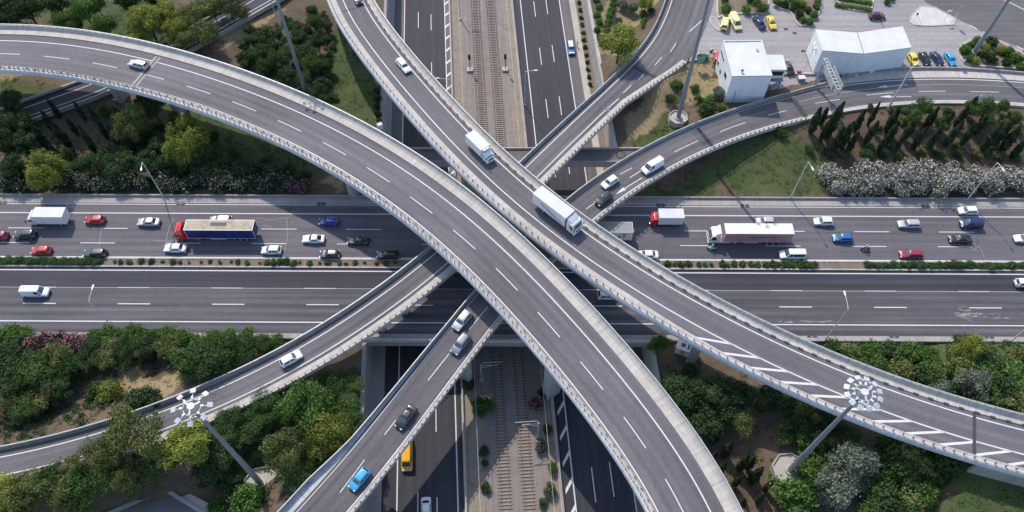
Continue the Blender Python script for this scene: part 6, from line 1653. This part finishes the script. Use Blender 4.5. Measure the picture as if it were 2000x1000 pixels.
for i in range(12):
    t = i / 11; plant('bush' if i % 2 else 'bush_dark', 1128 + 22 * t + 3, 5 + 160 * t, 6, 'small shrub on the strip between the sunken road and its right wall', 'shrubs by the right corridor wall', z=ZS)
# lower right
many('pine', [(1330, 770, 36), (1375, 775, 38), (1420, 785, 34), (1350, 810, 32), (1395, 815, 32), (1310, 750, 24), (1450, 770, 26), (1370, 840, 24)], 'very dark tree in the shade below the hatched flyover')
many(['bush_dark', 'bush', 'bush_olive'], [(1505, 775, 20), (1540, 792, 18), (1580, 808, 20), (1620, 828, 18), (1655, 845, 18), (1490, 790, 16), (1345, 725, 14)], 'shrub in the shade close under the edge of the hatched flyover')
plant('olive', 1437, 822, 26, 'olive coloured round tree in front of the dark trees at the lower right')
many('cypress', [(1398, 850, 30), (1420, 880, 34), (1395, 890, 30), (1452, 905, 34), (1475, 930, 32), (1440, 940, 30), (1465, 905, 28), (1410, 915, 28), (1485, 975, 30), (1450, 985, 30), (1430, 960, 28), (1500, 950, 26)], 'leaning cypress on the bare slope right of the broad flyover')
plant('bush', 1583, 918, 25, 'dense green shrub right beside the plinth of the twelve lamp mast'); plant('bush_lush', 1553, 968, 34, 'large green shrub in front of the plinth of the twelve lamp mast')
many('grey', [(1662, 905, 34), (1640, 950, 36), (1625, 970, 26), (1672, 930, 24), (1610, 940, 22)], 'grey green shrub between the twelve lamp mast and the green bushes')
many(['bush', 'bush_dark', 'bush_olive', 'bush_lush'], [(1735, 870, 24), (1715, 905, 24), (1760, 895, 26), (1790, 885, 22), (1740, 930, 26), (1770, 940, 26), (1800, 915, 24), (1820, 930, 20), (1710, 945, 24), (1730, 975, 24), (1770, 985, 24), (1800, 965, 20), (1700, 985, 22), (1860, 900, 26), (1840, 890, 20), (1835, 915, 22), (1570, 860, 22), (1560, 835, 20), (1610, 860, 20), (1540, 850, 18)], 'green bush in the thicket below the hatched flyover')
plant('ball_yellow', 1815, 920, 14, 'yellowish shrub in the thicket near the flyover abutment')
plant('lush', 1285, 675, 20, 'bright bush by the motorway bridge beneath the flyovers')
many(['bush', 'bush_olive', 'bush_lush', 'bush_dark', 'bush'], [(1630, 678, 16), (1660, 690, 20), (1700, 690, 22), (1735, 685, 20), (1725, 715, 22), (1770, 690, 24), (1765, 725, 26), (1810, 700, 26), (1800, 735, 24), (1850, 700, 26), (1840, 740, 30), (1880, 720, 24), (1900, 690, 24), (1930, 700, 24), (1920, 740, 28), (1960, 720, 26), (1980, 695, 24),
      (1990, 745, 26), (1960, 765, 26), (1885, 760, 28), (1930, 780, 24), (1985, 785, 24), (1690, 715, 18), (1870, 680, 20)], 'green bush on the bank between the motorway and the hatched flyover', squash=.75)
plant('yellow', 1895, 678, 24, 'bright young tree at the motorway edge on the right bank', variant=1)
many('grey', [(1890, 755, 30), (1860, 765, 26), (1835, 760, 20)], 'silvery shrub in the middle of the right bank')
# median planting: the hedge at either end, young shrubs between
rs = random.Random(5)
def median(px, kind, r, label, group):
    p = P(px, 505 + 9 * px / 2000, .4); sc = r / BASE_R[kind]
    plant_at(kind, (p[0], my(83.05, p[0]) + rs.uniform(-.15, .15), .1), sc, label, group, .75)
for i in range(20): median(-6 + i * 10.5, 'bush', .95, 'low green hedge shrub of the median at the left', 'median hedge at the left')
for px in range(222, 790, 19):
    median(px + rs.uniform(-5, 5), 'sprig', rs.uniform(.35, .75), 'young shrub planted in the soil of the left median', 'young median shrubs at the left')
for px in (535, 548, 560, 575): median(px, 'bush', .8, 'small hedge clump of the median under the flyover shadow', 'median clump in the shadow')
for px in range(1300, 1510, 15): median(px + rs.uniform(-4, 4), 'sprig', rs.uniform(.45, .85), 'young shrub planted in the soil of the right median', 'young median shrubs at the right')
for px in list(range(1508, 1596, 10)) + list(range(1692, 2012, 10)): median(px + rs.uniform(-3, 3), 'bush' if rs.random() < .8 else 'sprig', rs.uniform(.7, .95), 'low green hedge shrub of the median at the right', 'median hedge at the right')

# ground cover nobody could count
def blocked(x, y):
    q = x + KQ * y; m = y + KM * x
    b = ((q > -24.3) & (q < 31.3)) | ((m > 65) & (m < 101))
    for r, lo_, hi_, a, bb in ((RC, -6.2, 2.4, -40, 60), (RC, -11.5, 2.4, 140, 215), (RD, -1.6, 9.4, -40, 14), (RD, -1.5, 10, 122, 225), (RBb, -4, 7, 156, 205)):
        o, z, s, al = near(r, x, y, a, bb); b |= (o > lo_) & (o < hi_) & (al < 1.5)
    d = np.min((x[:, None] - LOCAL[None, :, 0]) ** 2 + (y[:, None] - LOCAL[None, :, 1]) ** 2, 1); b |= d < 5.2 ** 2
    return b
def cover(name, label, polys, mat, clump, per, hr, size, dens, seed, asp=.5, upright=0.):
    g = np.random.default_rng(seed); Cs, Ns, Ts = [], [], []
    for poly in polys:
        a = np.array(poly); lo_, hi_ = a.min(0), a.max(0); n = int((hi_ - lo_).prod() * dens)
        x = g.uniform(lo_[0], hi_[0], n); y = g.uniform(lo_[1], hi_[1], n)
        wx = x + vnoise(x, y, .3, 2.) * 2.5; wy = y + vnoise(x, y, .3, 7.) * 2.5
        k = inpoly(wx, wy, poly) & ~blocked(x, y) & (vnoise(x, y, .22, seed) > -.28)
        x, y = x[k], y[k]; n = len(x)
        if n == 0: continue
        z = gz(x, y); rad = clump * g.uniform(.6, 1.3, n); ht = hr * g.uniform(.5, 1.3, n); tt = .35 + vnoise(x, y, .16, seed + 3.) * .55 + g.uniform(-.15, .15, n)
        d = unit(g.normal(0, 1, (n, per, 3))); d[..., 2] = np.abs(d[..., 2])
        C = d * rad[:, None, None] * g.uniform(.7, 1.05, (n, per, 1)); C[..., 2] *= (ht / rad)[:, None]
        C += np.stack([x, y, z - .05], -1)[:, None, :]
        Cs.append(C.reshape(-1, 3)); Ns.append(d.reshape(-1, 3)); Ts.append((np.repeat(tt, per) + g.uniform(-.2, .3, n * per)))
    C, N_, T = np.concatenate(Cs), np.concatenate(Ns), np.concatenate(Ts)
    ax = np.zeros((len(C), 3)); ax[:, 2] = upright
    return tag(link(name, leaves(name, C, N_, mat, size, T, asp, .7, ax if upright else None)), label, name.replace('_', ' '), kind='stuff')
cover('ivy', 'dark green creeping undergrowth covering the banks', [pxpoly(p) for p in (
    [(430, 830), (520, 770), (600, 700), (705, 690), (715, 800), (640, 930), (560, 1000), (430, 960)], [(-10, 790), (180, 790), (280, 790), (330, 775), (250, 830), (100, 870), (-10, 890)], [(-10, 660), (560, 655), (480, 730), (380, 760), (380, 730), (170, 725), (140, 790), (-10, 830)],
    [(380, 325), (620, 345), (600, 375), (-10, 380), (-10, 190), (60, 260), (200, 300), (330, 240)], [(1690, 860), (1880, 895), (1840, 1000), (1690, 1000)], [(1600, 668), (2010, 668), (2010, 800), (1830, 760)], [(470, 60), (640, 40), (650, 200), (560, 170), (480, 130)])],
    'leaf_ivy', .85, 40, .75, .19, .8, 11)
cover('undergrowth', 'patchy olive scrub on the bare slopes', [pxpoly(p) for p in (
    [(1570, 235), (1760, 215), (2010, 205), (2010, 330), (1600, 325)], [(1290, 690), (1400, 720), (1560, 770), (1560, 1000), (1420, 1000), (1290, 760)], [(-10, 150), (300, 200), (620, 330), (600, 345), (-10, 340)], [(170, 720), (380, 730), (300, 800), (160, 800)], [(1230, 270), (1330, 130), (1400, 120), (1415, 205), (1290, 275)])],
    'leaf_olive', .6, 22, .45, .16, .3, 21)
cover('dry_grass', 'tufts of dry yellow grass on the bare slopes', [pxpoly(p) for p in (
    [(160, 725), (375, 725), (390, 770), (260, 800), (150, 780)], [(1225, 265), (1330, 120), (1400, 110), (1415, 205), (1300, 270)], [(1570, 230), (2010, 210), (2010, 330), (1600, 330)], [(1290, 690), (1560, 760), (1560, 1000), (1400, 1000), (1290, 760)], [(400, 100), (560, 20), (600, 60), (480, 130)], [(270, 880), (470, 880), (470, 1000), (270, 1000)])],
    'leaf_dry', .45, 10, .3, .12, .42, 12, .3, .8)
cover('grass', 'green grass growing between the ramps and the motorway', [pxpoly(p) for p in (
    [(640, 60), (690, 70), (755, 180), (755, 300), (690, 260), (645, 190)], [(1240, 388), (1300, 350), (1400, 310), (1520, 262), (1600, 290), (1600, 388)], [(1225, 285), (1290, 235), (1345, 245), (1280, 285)], [(330, 190), (520, 250), (640, 320), (620, 350), (440, 330)], [(0, 0), (360, 0), (360, 110), (120, 50), (0, 40)])],
    'leaf_grass', .6, 22, .28, .13, .9, 13, .28, .9)
cover('tall_grass', 'bright green grass bank beside the flyover abutment', [pxpoly([(1835, 890), (2030, 930), (2030, 1030), (1790, 1030)], 7.5)], 'leaf_grass_bright', .6, 22, .4, .19, 1.2, 14, .28, .9)
for k in list(PROTO):
    if not PROTO[k][1]: 
        for c in list(PROTO[k][0].children): bpy.data.objects.remove(c)
        bpy.data.objects.remove(PROTO[k][0])
